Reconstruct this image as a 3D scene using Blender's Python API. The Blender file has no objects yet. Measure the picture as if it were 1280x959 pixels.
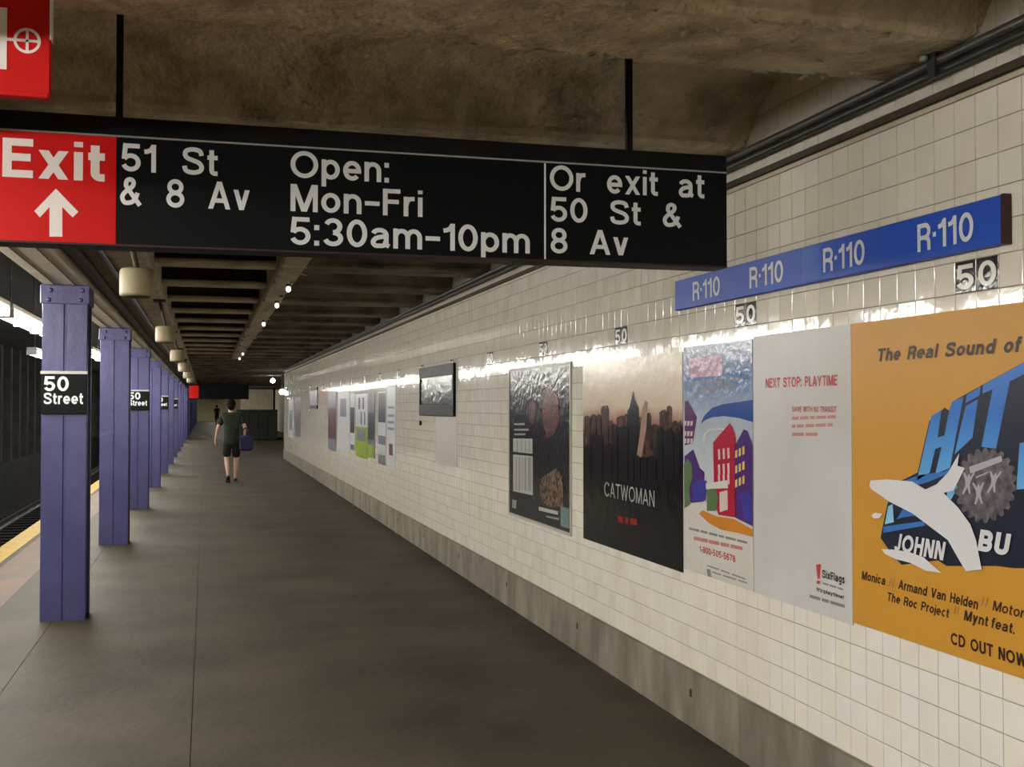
import bpy, math, random
from mathutils import Vector, Matrix

# ------------------------------------------------------------------ camera, world, light, exposure
scene = bpy.context.scene
COL = scene.collection
FOCAL = 1400.0                      # focal length in pixels of the 1280 x 959 frame
CAM_H = 1.65
YAW = math.radians(15.3)            # turned towards the tiled wall
PITCH = math.radians(1.2)
cam_d = bpy.data.cameras.new('camera')
cam_d.sensor_width = 36.0
cam_d.sensor_fit = 'HORIZONTAL'
cam_d.lens = FOCAL / 1280.0 * 36.0
cam_d.clip_start = 0.05
cam_d.clip_end = 400
cam = bpy.data.objects.new('camera', cam_d)
COL.objects.link(cam)
cam.location = (0, 0, CAM_H)
cam.rotation_euler = (math.pi / 2 + PITCH, 0, -YAW)
scene.camera = cam

world = bpy.data.worlds.new('world')
scene.world = world
world.use_nodes = True
world.node_tree.nodes['Background'].inputs[0].default_value = (0.5, 0.47, 0.42, 1)
world.node_tree.nodes['Background'].inputs[1].default_value = 0.0

TUBE_STRENGTH = 66.0
PLATFORM_FIXTURES = [(0.1, -3.2), (0.1, -6.6)]
TUBE_COLOR = (1.0, 0.955, 0.87, 1)
scene.view_settings.view_transform = 'Standard'
scene.view_settings.look = 'None'
scene.view_settings.gamma = 1.0
scene.view_settings.use_curve_mapping = False
scene.view_settings.exposure = 0.0

random.seed(7)

# ------------------------------------------------------------------ measuring the place
XW = 2.44                           # face of the tiles on the right-hand wall


def ray(u, v):
    xc = (u - 640) / FOCAL
    yc = (479.5 - v) / FOCAL
    f = math.cos(PITCH) - yc * math.sin(PITCH)
    z = math.sin(PITCH) + yc * math.cos(PITCH)
    return (math.cos(YAW) * xc + math.sin(YAW) * f, -math.sin(YAW) * xc + math.cos(YAW) * f, z)


def on_wall(u, v, X=XW):
    d = ray(u, v)
    t = X / d[0]
    return d[1] * t, CAM_H + d[2] * t


def on_plane(u, v, Y):
    d = ray(u, v)
    t = Y / d[1]
    return d[0] * t, CAM_H + d[2] * t


def project(x, y, z):
    fx, fy, fz = math.sin(YAW) * math.cos(PITCH), math.cos(YAW) * math.cos(PITCH), math.sin(PITCH)
    rx, ry = math.cos(YAW), -math.sin(YAW)
    ux, uy, uz = -math.sin(YAW) * math.sin(PITCH), -math.cos(YAW) * math.sin(PITCH), math.cos(PITCH)
    z -= CAM_H
    d = x * fx + y * fy + z * fz
    if d < 0.1:
        return None
    return 640 + FOCAL * (x * rx + y * ry) / d, 479.5 - FOCAL * (x * ux + y * uy + z * uz) / d, d


# ------------------------------------------------------------------ materials
def mat(name, c1, c2=None, scale=6.0, rough=0.6, spec=0.5, metal=0.0, bump=0.0, bscale=None, detail=6.0,
        emit=None, strength=0.0, lo=0.35, hi=0.65, stretch=None, sheen_rough=None):
    m = bpy.data.materials.new(name)
    m.use_nodes = True
    nt = m.node_tree
    b = nt.nodes['Principled BSDF']
    b.inputs['Roughness'].default_value = rough
    b.inputs['Metallic'].default_value = metal
    b.inputs['Specular IOR Level'].default_value = spec
    b.inputs['Base Color'].default_value = (*c1, 1)
    tc = nt.nodes.new('ShaderNodeTexCoord')
    geo = nt.nodes.new('ShaderNodeNewGeometry')
    src = geo.outputs['Position']
    if stretch:
        mp = nt.nodes.new('ShaderNodeMapping')
        mp.inputs['Scale'].default_value = stretch
        nt.links.new(src, mp.inputs['Vector'])
        src = mp.outputs['Vector']
    if c2 is not None:
        n = nt.nodes.new('ShaderNodeTexNoise')
        n.inputs['Scale'].default_value = scale
        n.inputs['Detail'].default_value = detail
        nt.links.new(src, n.inputs['Vector'])
        r = nt.nodes.new('ShaderNodeValToRGB')
        r.color_ramp.elements[0].position = lo
        r.color_ramp.elements[0].color = (*c1, 1)
        r.color_ramp.elements[1].position = hi
        r.color_ramp.elements[1].color = (*c2, 1)
        nt.links.new(n.outputs['Fac'], r.inputs['Fac'])
        nt.links.new(r.outputs['Color'], b.inputs['Base Color'])
    if bump > 0:
        n2 = nt.nodes.new('ShaderNodeTexNoise')
        n2.inputs['Scale'].default_value = bscale or scale
        n2.inputs['Detail'].default_value = 3.0
        nt.links.new(src, n2.inputs['Vector'])
        bp = nt.nodes.new('ShaderNodeBump')
        bp.inputs['Strength'].default_value = 1.0
        bp.inputs['Distance'].default_value = bump
        nt.links.new(n2.outputs['Fac'], bp.inputs['Height'])
        nt.links.new(bp.outputs['Normal'], b.inputs['Normal'])
    if emit:
        b.inputs['Emission Color'].default_value = emit
        b.inputs['Emission Strength'].default_value = strength
    return m


def ramp_mat(name, axis, stops, rough=0.3, noise=0.0, nscale=8.0, bump=0.0, bscale=20.0):
    """printed gradient along an object axis (object coordinates in metres)"""
    m = bpy.data.materials.new(name)
    m.use_nodes = True
    nt = m.node_tree
    b = nt.nodes['Principled BSDF']
    b.inputs['Roughness'].default_value = rough
    b.inputs['Specular IOR Level'].default_value = 0.25
    tc = nt.nodes.new('ShaderNodeTexCoord')
    sx = nt.nodes.new('ShaderNodeSeparateXYZ')
    nt.links.new(tc.outputs['Object'], sx.inputs[0])
    val = sx.outputs[axis]
    a0, a1 = stops[0][0], stops[-1][0]
    if noise:
        n = nt.nodes.new('ShaderNodeTexNoise')
        n.inputs['Scale'].default_value = nscale
        nt.links.new(tc.outputs['Object'], n.inputs['Vector'])
        ma = nt.nodes.new('ShaderNodeMath')
        ma.operation = 'MULTIPLY_ADD'
        ma.inputs[1].default_value = noise
        nt.links.new(n.outputs['Fac'], ma.inputs[0])
        nt.links.new(val, ma.inputs[2])
        val = ma.outputs[0]
    mr = nt.nodes.new('ShaderNodeMapRange')
    mr.inputs['From Min'].default_value = a0
    mr.inputs['From Max'].default_value = a1
    nt.links.new(val, mr.inputs['Value'])
    r = nt.nodes.new('ShaderNodeValToRGB')
    while len(r.color_ramp.elements) < len(stops):
        r.color_ramp.elements.new(0.5)
    for e, (p, c) in zip(r.color_ramp.elements, stops):
        e.position = (p - a0) / (a1 - a0)
    for e, (p, c) in zip(r.color_ramp.elements, stops):
        e.color = (*c, 1)
    nt.links.new(mr.outputs[0], r.inputs['Fac'])
    nt.links.new(r.outputs['Color'], b.inputs['Base Color'])
    if bump:
        n2 = nt.nodes.new('ShaderNodeTexNoise')
        n2.inputs['Scale'].default_value = bscale
        nt.links.new(tc.outputs['Object'], n2.inputs['Vector'])
        bp = nt.nodes.new('ShaderNodeBump')
        bp.inputs['Distance'].default_value = bump
        nt.links.new(n2.outputs['Fac'], bp.inputs['Height'])
        nt.links.new(bp.outputs['Normal'], b.inputs['Normal'])
    return m


def S(r, g, b):                      # sRGB 0..255 -> linear
    f = lambda c: (c / 255 / 12.92) if c / 255 <= 0.04045 else ((c / 255 + 0.055) / 1.055) ** 2.4
    return (f(r), f(g), f(b))


M = {}
TILE_TINTS = [((0.72, 0.675, 0.575), (0.77, 0.725, 0.625)), ((0.75, 0.71, 0.615), (0.79, 0.75, 0.66)),
              ((0.69, 0.645, 0.54), (0.75, 0.70, 0.595)), ((0.75, 0.725, 0.665), (0.79, 0.765, 0.71))]
for i, (a, b_) in enumerate(TILE_TINTS):
    M['tile%d' % i] = mat('glazed tile %d' % i, a, b_, scale=5, rough=0.07, spec=0.5, bump=0.0009, bscale=11)
M['grout'] = mat('grout', (0.19, 0.165, 0.125), (0.30, 0.26, 0.195), scale=4, rough=0.9)
M['black_tile'] = mat('black tile', (0.012, 0.012, 0.013), rough=0.12, bump=0.0015, bscale=16)
M['white_glaze'] = mat('white glaze', (0.78, 0.76, 0.70), rough=0.15)
M['floor'] = mat('worn concrete floor', (0.024, 0.0195, 0.0125), (0.066, 0.054, 0.035), scale=1.1, rough=0.66, spec=0.22, bump=0.004, bscale=16, detail=14, lo=0.26, hi=0.74)
M['floor_dark'] = mat('dark concrete floor', (0.062, 0.051, 0.034), (0.095, 0.080, 0.055), scale=1.1, rough=0.62, spec=0.3, bump=0.003, bscale=14, detail=12, lo=0.3, hi=0.72)
M['joint'] = mat('floor joint', (0.022, 0.019, 0.013), rough=0.9)
M['base'] = mat('base concrete', (0.13, 0.112, 0.082), (0.25, 0.22, 0.165), scale=2.2, rough=0.75, bump=0.004, bscale=20, detail=9, stretch=(1, 2.2, 0.8))
M['hole'] = mat('dark hole', (0.012, 0.011, 0.01), rough=0.9)
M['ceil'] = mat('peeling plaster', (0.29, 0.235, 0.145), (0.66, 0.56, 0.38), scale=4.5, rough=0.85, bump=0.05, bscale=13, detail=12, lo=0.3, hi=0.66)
M['ceil_dark'] = mat('dark plaster', (0.05, 0.042, 0.030), (0.20, 0.165, 0.11), scale=2.6, rough=0.9, bump=0.03, bscale=8, detail=12, lo=0.32, hi=0.70)  # darker tone of the ceiling plaster, for beams past the nearest
M['near_black'] = mat('near_black', (0.010, 0.0095, 0.009), (0.022, 0.02, 0.018), scale=3, rough=0.95)  # shade of the unlit ceiling shafts put into the colour
M['flake'] = mat('paint flake', (0.40, 0.34, 0.24), (0.52, 0.46, 0.35), scale=9, rough=0.8)
M['cream'] = mat('cream paint', (0.50, 0.44, 0.32), (0.62, 0.55, 0.42), scale=3, rough=0.6, bump=0.004, bscale=10)
M['tan'] = mat('tan paint', (0.34, 0.28, 0.18), (0.50, 0.43, 0.30), scale=5, rough=0.7, bump=0.01, bscale=12)
M['brown'] = mat('brown strip', (0.045, 0.033, 0.020), (0.075, 0.055, 0.035), scale=9, rough=0.8)
M['column'] = mat('blue column paint', (0.050, 0.050, 0.15), (0.068, 0.066, 0.185), scale=4, rough=0.34, bump=0.003, bscale=18, stretch=(1, 1, 0.6))
M['rivet'] = mat('blue rivet', (0.055, 0.055, 0.16), rough=0.3)
M['black'] = mat('sign black', (0.0045, 0.0055, 0.007), rough=0.42, spec=0.12)
M['case'] = mat('sign case', (0.007, 0.0075, 0.009), (0.012, 0.0125, 0.014), scale=6, rough=0.5, spec=0.12)
M['red'] = mat('sign red', (0.62, 0.006, 0.004), rough=0.5, spec=0.2)
M['white'] = mat('sign white', (0.82, 0.84, 0.86), rough=0.5)
M['white_red'] = mat('sign white on red', (0.86, 0.80, 0.76), rough=0.5)
M['silver'] = mat('dull silver', (0.45, 0.45, 0.42), rough=0.4, metal=0.4)
M['blue'] = mat('sign blue', (0.018, 0.085, 0.50), rough=0.45)
M['blue_pale'] = mat('faded sign blue', (0.03, 0.13, 0.55), rough=0.45)
M['bluewhite'] = mat('lettering white', (0.70, 0.72, 0.74), rough=0.5)
M['redbrown'] = mat('red brown edge', (0.035, 0.006, 0.008), rough=0.6)
M['pipe'] = mat('black conduit', (0.02, 0.021, 0.022), (0.035, 0.036, 0.036), scale=10, rough=0.35, spec=0.6)
M['steelpipe'] = mat('grey conduit', (0.10, 0.105, 0.10), (0.15, 0.155, 0.145), scale=10, rough=0.30, metal=0.5)
M['yellow'] = mat('yellow edge paint', (0.25, 0.15, 0.006), (0.34, 0.215, 0.010), scale=7, rough=0.6)
M['orange_worn'] = mat('worn orange paint', (0.075, 0.06, 0.042), (0.13, 0.065, 0.036), scale=2.5, rough=0.7, lo=0.42, hi=0.62, detail=9)
M['tunnel'] = mat('tunnel soot', (0.006, 0.006, 0.0065), (0.011, 0.011, 0.011), scale=2, rough=0.95, spec=0.1)
M['post'] = mat('tunnel post', (0.016, 0.016, 0.016), (0.032, 0.031, 0.029), scale=3, rough=0.7)
M['rail'] = mat('rail steel', (0.10, 0.09, 0.08), rough=0.4, metal=0.8)
M['tube'] = mat('lit fluorescent tube', (0.9, 0.9, 0.9), emit=TUBE_COLOR, strength=TUBE_STRENGTH)
M['housing'] = mat('fixture housing', (0.45, 0.45, 0.46), rough=0.4)
M['bulb'] = mat('lit bulb', (0.9, 0.9, 0.9), emit=(0.95, 0.95, 1, 1), strength=60)
M['paleglass'] = mat('pale spot bulb', (0.8, 0.78, 0.7), rough=0.2, emit=(1, 0.9, 0.72, 1), strength=2.5)  # added glow for the pale spots along the girder
M['beige'] = mat('beige enamel', (0.30, 0.25, 0.145), (0.36, 0.30, 0.18), scale=8, rough=0.5)
M['skin'] = mat('skin', (0.52, 0.33, 0.23), rough=0.55)
M['hair'] = mat('dark hair', (0.012, 0.010, 0.008), rough=0.8, spec=0.1)
M['green_shirt'] = mat('dark green cotton', (0.013, 0.021, 0.013), (0.021, 0.031, 0.020), scale=12, rough=0.9)
M['black_cloth'] = mat('black cotton', (0.005, 0.005, 0.006), (0.009, 0.009, 0.010), scale=12, rough=0.9)
M['shoe'] = mat('dark shoe', (0.014, 0.013, 0.012), rough=0.6)
M['sole'] = mat('shoe sole', (0.12, 0.11, 0.09), rough=0.7)
M['bag'] = mat('navy bag', (0.008, 0.010, 0.055), (0.012, 0.014, 0.075), scale=10, rough=0.8)
M['booth'] = mat('black panel', (0.012, 0.016, 0.016), rough=0.5)
M['endwall'] = mat('yellowish end wall', (0.62, 0.57, 0.30), (0.68, 0.62, 0.36), scale=2, rough=0.6)


# ------------------------------------------------------------------ mesh building
class MB:
    def __init__(self):
        self.v = []
        self.f = []
        self.mi = []
        self.smooth = []

    def add(self, vs, fs, mi=0, smooth=False):
        o = len(self.v)
        self.v += [tuple(p) for p in vs]
        for f in fs:
            self.f.append(tuple(i + o for i in f))
            self.mi.append(mi)
            self.smooth.append(smooth)
        return self

    def box(self, x0, x1, y0, y1, z0, z1, mi=0, ch=0.0):
        if ch <= 0:
            vs = [(x, y, z) for z in (z0, z1) for y in (y0, y1) for x in (x0, x1)]
            fs = [(0, 2, 3, 1), (4, 5, 7, 6), (0, 1, 5, 4), (2, 6, 7, 3), (0, 4, 6, 2), (1, 3, 7, 5)]
            return self.add(vs, fs, mi)
        # chamfered along the vertical edges and top/bottom
        c = ch
        ring = lambda x0, x1, y0, y1, z: [(x0 + c, y0, z), (x1 - c, y0, z), (x1, y0 + c, z), (x1, y1 - c, z),
                                          (x1 - c, y1, z), (x0 + c, y1, z), (x0, y1 - c, z), (x0, y0 + c, z)]
        vs = ring(x0 + c, x1 - c, y0 + c, y1 - c, z0) + ring(x0, x1, y0, y1, z0 + c) + ring(x0, x1, y0, y1, z1 - c) + ring(x0 + c, x1 - c, y0 + c, y1 - c, z1)
        fs = [tuple(range(7, -1, -1)), tuple(range(24, 32))]
        for k in range(3):
            for i in range(8):
                j = (i + 1) % 8
                fs.append((k * 8 + i, k * 8 + j, k * 8 + 8 + j, k * 8 + 8 + i))
        return self.add(vs, fs, mi)

    def tube(self, p0, p1, r0, r1=None, n=12, mi=0, caps=True, smooth=True):
        r1 = r0 if r1 is None else r1
        p0, p1 = Vector(p0), Vector(p1)
        d = (p1 - p0).normalized()
        a = d.orthogonal().normalized()
        b = d.cross(a)
        vs = []
        for p, r in ((p0, r0), (p1, r1)):
            for i in range(n):
                t = 2 * math.pi * i / n
                vs.append(p + a * (r * math.cos(t)) + b * (r * math.sin(t)))
        fs = [(i, (i + 1) % n, n + (i + 1) % n, n + i) for i in range(n)]
        self.add(vs, fs, mi, smooth)
        if caps:
            self.add(vs, [tuple(range(n - 1, -1, -1)), tuple(range(n, 2 * n))], mi)
        return self

    def lathe(self, c, prof, n=20, mi=0):
        """prof: (radius, z) pairs about the vertical through c"""
        vs, fs = [], []
        for r, z in prof:
            for i in range(n):
                t = 2 * math.pi * i / n
                vs.append((c[0] + r * math.cos(t), c[1] + r * math.sin(t), c[2] + z))
        for k in range(len(prof) - 1):
            for i in range(n):
                j = (i + 1) % n
                fs.append((k * n + i, k * n + j, k * n + n + j, k * n + n + i))
        fs.append(tuple(range(n - 1, -1, -1)))
        fs.append(tuple(range((len(prof) - 1) * n, len(prof) * n)))
        return self.add(vs, fs, mi, True)

    def ball(self, c, rx, ry=None, rz=None, n=12, m=8, mi=0):
        ry = ry or rx
        rz = rz or rx
        vs = [(c[0], c[1], c[2] - rz)]
        for k in range(1, m):
            ph = -math.pi / 2 + math.pi * k / m
            for i in range(n):
                t = 2 * math.pi * i / n
                vs.append((c[0] + rx * math.cos(ph) * math.cos(t), c[1] + ry * math.cos(ph) * math.sin(t), c[2] + rz * math.sin(ph)))
        vs.append((c[0], c[1], c[2] + rz))
        fs = [(0, 1 + (i + 1) % n, 1 + i) for i in range(n)]
        for k in range(m - 2):
            for i in range(n):
                j = (i + 1) % n
                fs.append((1 + k * n + i, 1 + k * n + j, 1 + (k + 1) * n + j, 1 + (k + 1) * n + i))
        L = len(vs) - 1
        o = 1 + (m - 2) * n
        fs += [(L, o + i, o + (i + 1) % n) for i in range(n)]
        return self.add(vs, fs, mi, True)

    def mesh(self, name, mats, off=(0, 0, 0)):
        me = bpy.data.meshes.new(name)
        me.from_pydata([(p[0] - off[0], p[1] - off[1], p[2] - off[2]) for p in self.v], [], self.f)
        for m in (mats if isinstance(mats, (list, tuple)) else [mats]):
            me.materials.append(M[m] if isinstance(m, str) else m)
        me.polygons.foreach_set('material_index', self.mi)
        me.polygons.foreach_set('use_smooth', self.smooth)
        me.update()
        return me

    def build(self, name, mats, parent=None, loc=None):
        """vertices are world coordinates; parent chain origins are subtracted"""
        off = root_of(parent) if parent else (loc or (0, 0, 0))
        o = bpy.data.objects.new(name, self.mesh(name, mats, off))
        COL.objects.link(o)
        if parent:
            o.parent = parent
        else:
            o.location = off
        return o


def root_of(o):
    p = Vector((0, 0, 0))
    while o is not None:
        p += o.location
        o = o.parent
    return p


def tag(o, label, cat, group=None):
    o['label'] = label
    o['category'] = cat
    if group:
        o['group'] = group
    return o


def thing(name, label, cat, loc=(0, 0, 0), group=None):
    o = bpy.data.objects.new(name, None)
    o.empty_display_size = 0.1
    COL.objects.link(o)
    o.location = loc
    return tag(o, label, cat, group)


def struct(o):
    o['kind'] = 'structure'
    return o


def copy_tree(o, parent=None):
    c = o.copy()
    COL.objects.link(c)
    c.parent = parent
    for ch in list(o.children):
        copy_tree(ch, c)
    return c


# ------------------------------------------------------------------ lettering
def ell(cx, cy, rx, ry, a0, a1, n=None):
    n = n or max(5, int(abs(a1 - a0) / 15))
    return [(cx + rx * math.cos(math.radians(a0 + (a1 - a0) * i / n)), cy + ry * math.sin(math.radians(a0 + (a1 - a0) * i / n))) for i in range(n + 1)]


def smooth_pts(P, k=4):
    out = []
    for i in range(len(P) - 1):
        p0, p1, p2, p3 = P[max(i - 1, 0)], P[i], P[i + 1], P[min(i + 2, len(P) - 1)]
        for j in range(k):
            t = j / k
            out.append(tuple(0.5 * (2 * p1[d] + (p2[d] - p0[d]) * t + (2 * p0[d] - 5 * p1[d] + 4 * p2[d] - p3[d]) * t * t + (3 * p1[d] - p0[d] - 3 * p2[d] + p3[d]) * t ** 3) for d in (0, 1)))
    return out + [P[-1]]


def glyph(ch, t):
    """a plain grotesque drawn from strokes of weight t; capital height 1. Returns (strokes, polygons, width)"""
    c = t / 2
    T, X, XH = 1 - c, 0.735 - c, 0.735
    h = t * 0.56                     # half the level width of a slanting stroke
    L, P = [], []
    V = lambda x, y0=0.0, y1=1.0: L.append([(x, y0), (x, y1)])
    Hh = lambda y, x0, x1: L.append([(x0, y), (x1, y)])

    def dg(x0, x1, y0=0.0, y1=1.0):
        P.append([(x0 - h, y0), (x0 + h, y0), (x1 + h, y1), (x1 - h, y1)])

    def ring(cx, cy, rx, ry):
        L.append(ell(cx, cy, rx, ry, 0, 360, 28))

    def arch(x0, x1):                # n-shape shoulder
        cx, rx = (x0 + x1) / 2, (x1 - x0) / 2
        L.append(ell(cx, X - 0.24, rx, 0.24, 180, 0, 12) + [(x1, 0)])
    w = 0.6
    if ch in 'EF':
        w = 0.64 if ch == 'E' else 0.60
        V(c); Hh(T, 0, w); Hh(0.52, 0, w - 0.05)
        if ch == 'E':
            Hh(c, 0, w)
    elif ch == 'L':
        w = 0.56; V(c); Hh(c, 0, w)
    elif ch == 'H':
        w = 0.72; V(c); V(w - c); Hh(0.52, c, w - c)
    elif ch == 'I':
        w = t; V(c)
    elif ch == 'T':
        w = 0.72; V(w / 2); Hh(T, 0, w)
    elif ch in 'OQ':
        w = 0.96; ring(w / 2, 0.5, w / 2 - c, 0.5 - c)
    elif ch == 'C':
        w = 0.88; L.append(ell(0.48, 0.5, 0.48 - c, 0.5 - c, 38, 322, 22))
    elif ch == 'D':
        w = 0.82; V(c); L.append([(c, T), (0.36, T)] + ell(0.36, 0.5, w - c - 0.36, 0.5 - c, 90, -90, 14) + [(c, c)])
    elif ch == 'U':
        w = 0.74; L.append([(c, 1)] + ell(w / 2, 0.32, w / 2 - c, 0.32 - c, 180, 360, 14) + [(w - c, 1)])
    elif ch == 'J':
        w = 0.54; L.append(ell(w / 2, 0.28, w / 2 - c, 0.28 - c, 190, 360, 12) + [(w - c, 1)])
    elif ch in 'PRB':
        w = 0.70; V(c)
        r = (T - 0.48) / 2
        L.append([(c, T), (w - c - r, T)] + ell(w - c - r, 0.48 + r, r, r, 90, -90, 10) + [(c, 0.48)])
        if ch == 'R':
            L.append([(w * .55, 0.48), (w - c - .06, 0.42), (w - c - .01, 0.32), (w - c, 0)])
        if ch == 'B':
            r2 = (0.48 - c) / 2
            L.append([(c, 0.48), (w - c - r2 + .03, 0.48)] + ell(w - c - r2 + .03, c + r2, r2, r2, 90, -90, 10) + [(c, c)])
            w += 0.03
    elif ch == 'S':
        w = 0.76
        L.append(smooth_pts([(w - c - .01, .70), (w - .15, .86), (w / 2, T), (c + .07, .86), (c + .02, .72), (c + .10, .60), (w / 2, .52), (w - c - .09, .43), (w - c, .28), (w - c - .07, .14), (w / 2, c), (.14, .14), (c, .31)]))
    elif ch == 'A':
        w = 0.84; dg(h, w / 2); dg(w - h, w / 2); Hh(0.31, w * .2, w * .8)
    elif ch == 'V':
        w = 0.82; dg(w / 2, h); dg(w / 2, w - h)
    elif ch == 'W':
        w = 1.16; dg(.31, h); dg(.31, w / 2); dg(w - .31, w / 2); dg(w - .31, w - h)
    elif ch == 'M':
        w = 0.90; V(c); V(w - c); dg(w / 2, c + .03); dg(w / 2, w - c - .03)
    elif ch == 'N':
        w = 0.74; V(c); V(w - c); dg(w - c - .02, c + .02)
    elif ch == 'X':
        w = 0.80; dg(h, w - h); dg(w - h, h)
    elif ch == 'Y':
        w = 0.80; dg(w / 2, h, .38, 1); dg(w / 2, w - h, .38, 1); V(w / 2, 0, .42)
    elif ch == '0':
        w = 0.68; ring(w / 2, 0.5, w / 2 - c, 0.5 - c)
    elif ch == '1':
        w = 0.40; V(w - c); L.append(smooth_pts([(0, .735), (.13, .755), (.23, .82), (w - c, .96)]))
    elif ch == '2':
        w = 0.66; L.append(ell(w / 2, .68, w / 2 - c, T - .68, 175, -20, 12) + [(c + .02, .10)]); Hh(c, 0, w)
    elif ch == '3':
        w = 0.67; L.append(ell(w / 2, .715, w / 2 - c - .03, .215, 160, -90, 14)); L.append(ell(w / 2, .285, w / 2 - c, .285 - c, 90, -165, 14))
    elif ch == '4':
        w = 0.68; V(.47); Hh(.30, 0, w); dg(.06, .45, .30, 1)
    elif ch == '5':
        w = 0.67; Hh(T, .11, w - .04); L.append([(.155, 1), (.10, .44)]); L.append(ell(w / 2 - .005, .325, w / 2 - c, .325 - c, 150, -160, 18))
    elif ch == '6':
        w = 0.67; ring(w / 2, .31, w / 2 - c, .31 - c); L.append(smooth_pts([(c, .30), (c + .01, .58), (.20, .86), (w / 2 + .02, T), (w - .14, .88), (w - c - .03, .74)]))
    elif ch == '7':
        w = 0.66; Hh(T, 0, w); L.append(smooth_pts([(w - c, .93), (.42, .60), (.29, .30), (.24, 0)]))
    elif ch == '8':
        w = 0.67; ring(w / 2, .725, w / 2 - c - .035, .725 - .52); ring(w / 2, .28 + .005, w / 2 - c, .285 - c + .02)
    elif ch == '&':
        w = 0.80
        L.append(smooth_pts([(w - .07, .0), (.27, .61), (.22, .74), (.25, .87), (.36, T), (.47, .87), (.49, .76), (.42, .64), (.20, .47), (c + .01, .32), (c + .02, .19), (.18, .09), (.32, c), (.46, .13), (.58, .28), (.64, .45)]))
    elif ch in 'acdeopgqb':
        w = 0.64 if ch not in 'c' else 0.60
        if ch in 'odpqgb':
            ring(w / 2, XH / 2, w / 2 - c, XH / 2 - c)
            if ch == 'd': V(w - c)
            if ch == 'b': V(c)
            if ch == 'p': V(c, -.27, XH)
            if ch == 'q': V(w - c, -.27, XH)
            if ch == 'g': L.append([(w - c, XH), (w - c, -.05)] + ell(w / 2, -.05, w / 2 - c, .17, 0, -160, 10))
        elif ch == 'c':
            L.append(ell(w / 2 + .01, XH / 2, w / 2 - c, XH / 2 - c, 45, 315, 18))
        elif ch == 'e':
            L.append([(c, XH / 2 - .01), (w - c, XH / 2 - .01)] + ell(w / 2, XH / 2, w / 2 - c, XH / 2 - c, 0, 318, 24))
        elif ch == 'a':
            L.append(ell(w / 2 - .02, X - .17, w / 2 - c - .02, .17, 165, 0, 10) + [(w - c - .04, .12), (w - .02, c * .8)])
            L.append(smooth_pts([(w - c - .05, .43), (w * .5, .40), (.16, .34), (c, .21), (.15, .09), (.30, c), (.44, .10), (w - c - .05, .24)]))
    elif ch in 'nhmru':
        if ch == 'm':
            w = 0.98; V(c, 0, XH); arch(c, w / 2); arch(w / 2, w - c)
        elif ch == 'r':
            w = 0.38; V(c, 0, XH); L.append(smooth_pts([(c, .38), (c + .05, .56), (.22, .65), (w, .66)]))
        elif ch == 'u':
            w = 0.60; V(w - c, 0, XH); L.append([(c, XH)] + ell(w / 2, c + .22, w / 2 - c, .22, 180, 360, 12))
        else:
            w = 0.60; V(c, 0, 1 if ch == 'h' else XH); arch(c, w - c)
    elif ch in 'ij':
        w = t; V(c, 0 if ch == 'i' else -.2, XH); V(c, .86, 1)
    elif ch == 'l':
        w = t; V(c)
    elif ch in 'tf':
        w = 0.36
        if ch == 't':
            V0 = 0.15
            L.append([(V0, .93)] + ell(V0 + .12, c + .12, .12, .12, 180, 270, 6) + [(w, c)]); Hh(X, 0, w)
        else:
            L.append([(w, T), (.23, T), (.17, .90), (.16, .8), (.16, 0)]); Hh(X, 0, w)
    elif ch == 's':
        w = 0.54; L.append(smooth_pts([(w - c, .52), (w - .14, .64), (w / 2, X), (c + .03, .60), (c + .02, .49), (w / 2, .38), (w - c - .02, .27), (w - c, .16), (w / 2, c), (.12, .10), (c, .21)]))
    elif ch == 'v':
        w = 0.62; dg(w / 2, h, 0, XH); dg(w / 2, w - h, 0, XH)
    elif ch == 'y':
        w = 0.62; dg(w / 2, h, 0, XH); dg(w / 2 - .14, w - h, -.27, XH)
    elif ch == 'w':
        w = 0.92; dg(.25, h, 0, XH); dg(.25, w / 2, 0, XH); dg(w - .25, w / 2, 0, XH); dg(w - .25, w - h, 0, XH)
    elif ch == 'x':
        w = 0.64; dg(h, w - h, 0, XH); dg(w - h, h, 0, XH)
    elif ch == '/':
        w = 0.34; dg(h, w - h)
    elif ch == ':':
        w = t; V(c, 0, t * 1.1); V(c, XH - t * 1.1, XH)
    elif ch == '.':
        w = t; V(c, 0, t)
    elif ch == '\u00b7':
        w = t; V(c, .43, .43 + t)
    elif ch == '!':
        w = t; V(c, .3, 1); V(c, 0, t)
    elif ch == "'":
        w = t * .8; V(c * .8, .7, 1)
    elif ch == '-':
        w = 0.32; Hh(.40, 0, w)
    elif ch == '\u2013':
        w = 0.50; Hh(.42, 0, w)
    else:
        raise ValueError('no glyph ' + ch)
    return L, P, w


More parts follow.
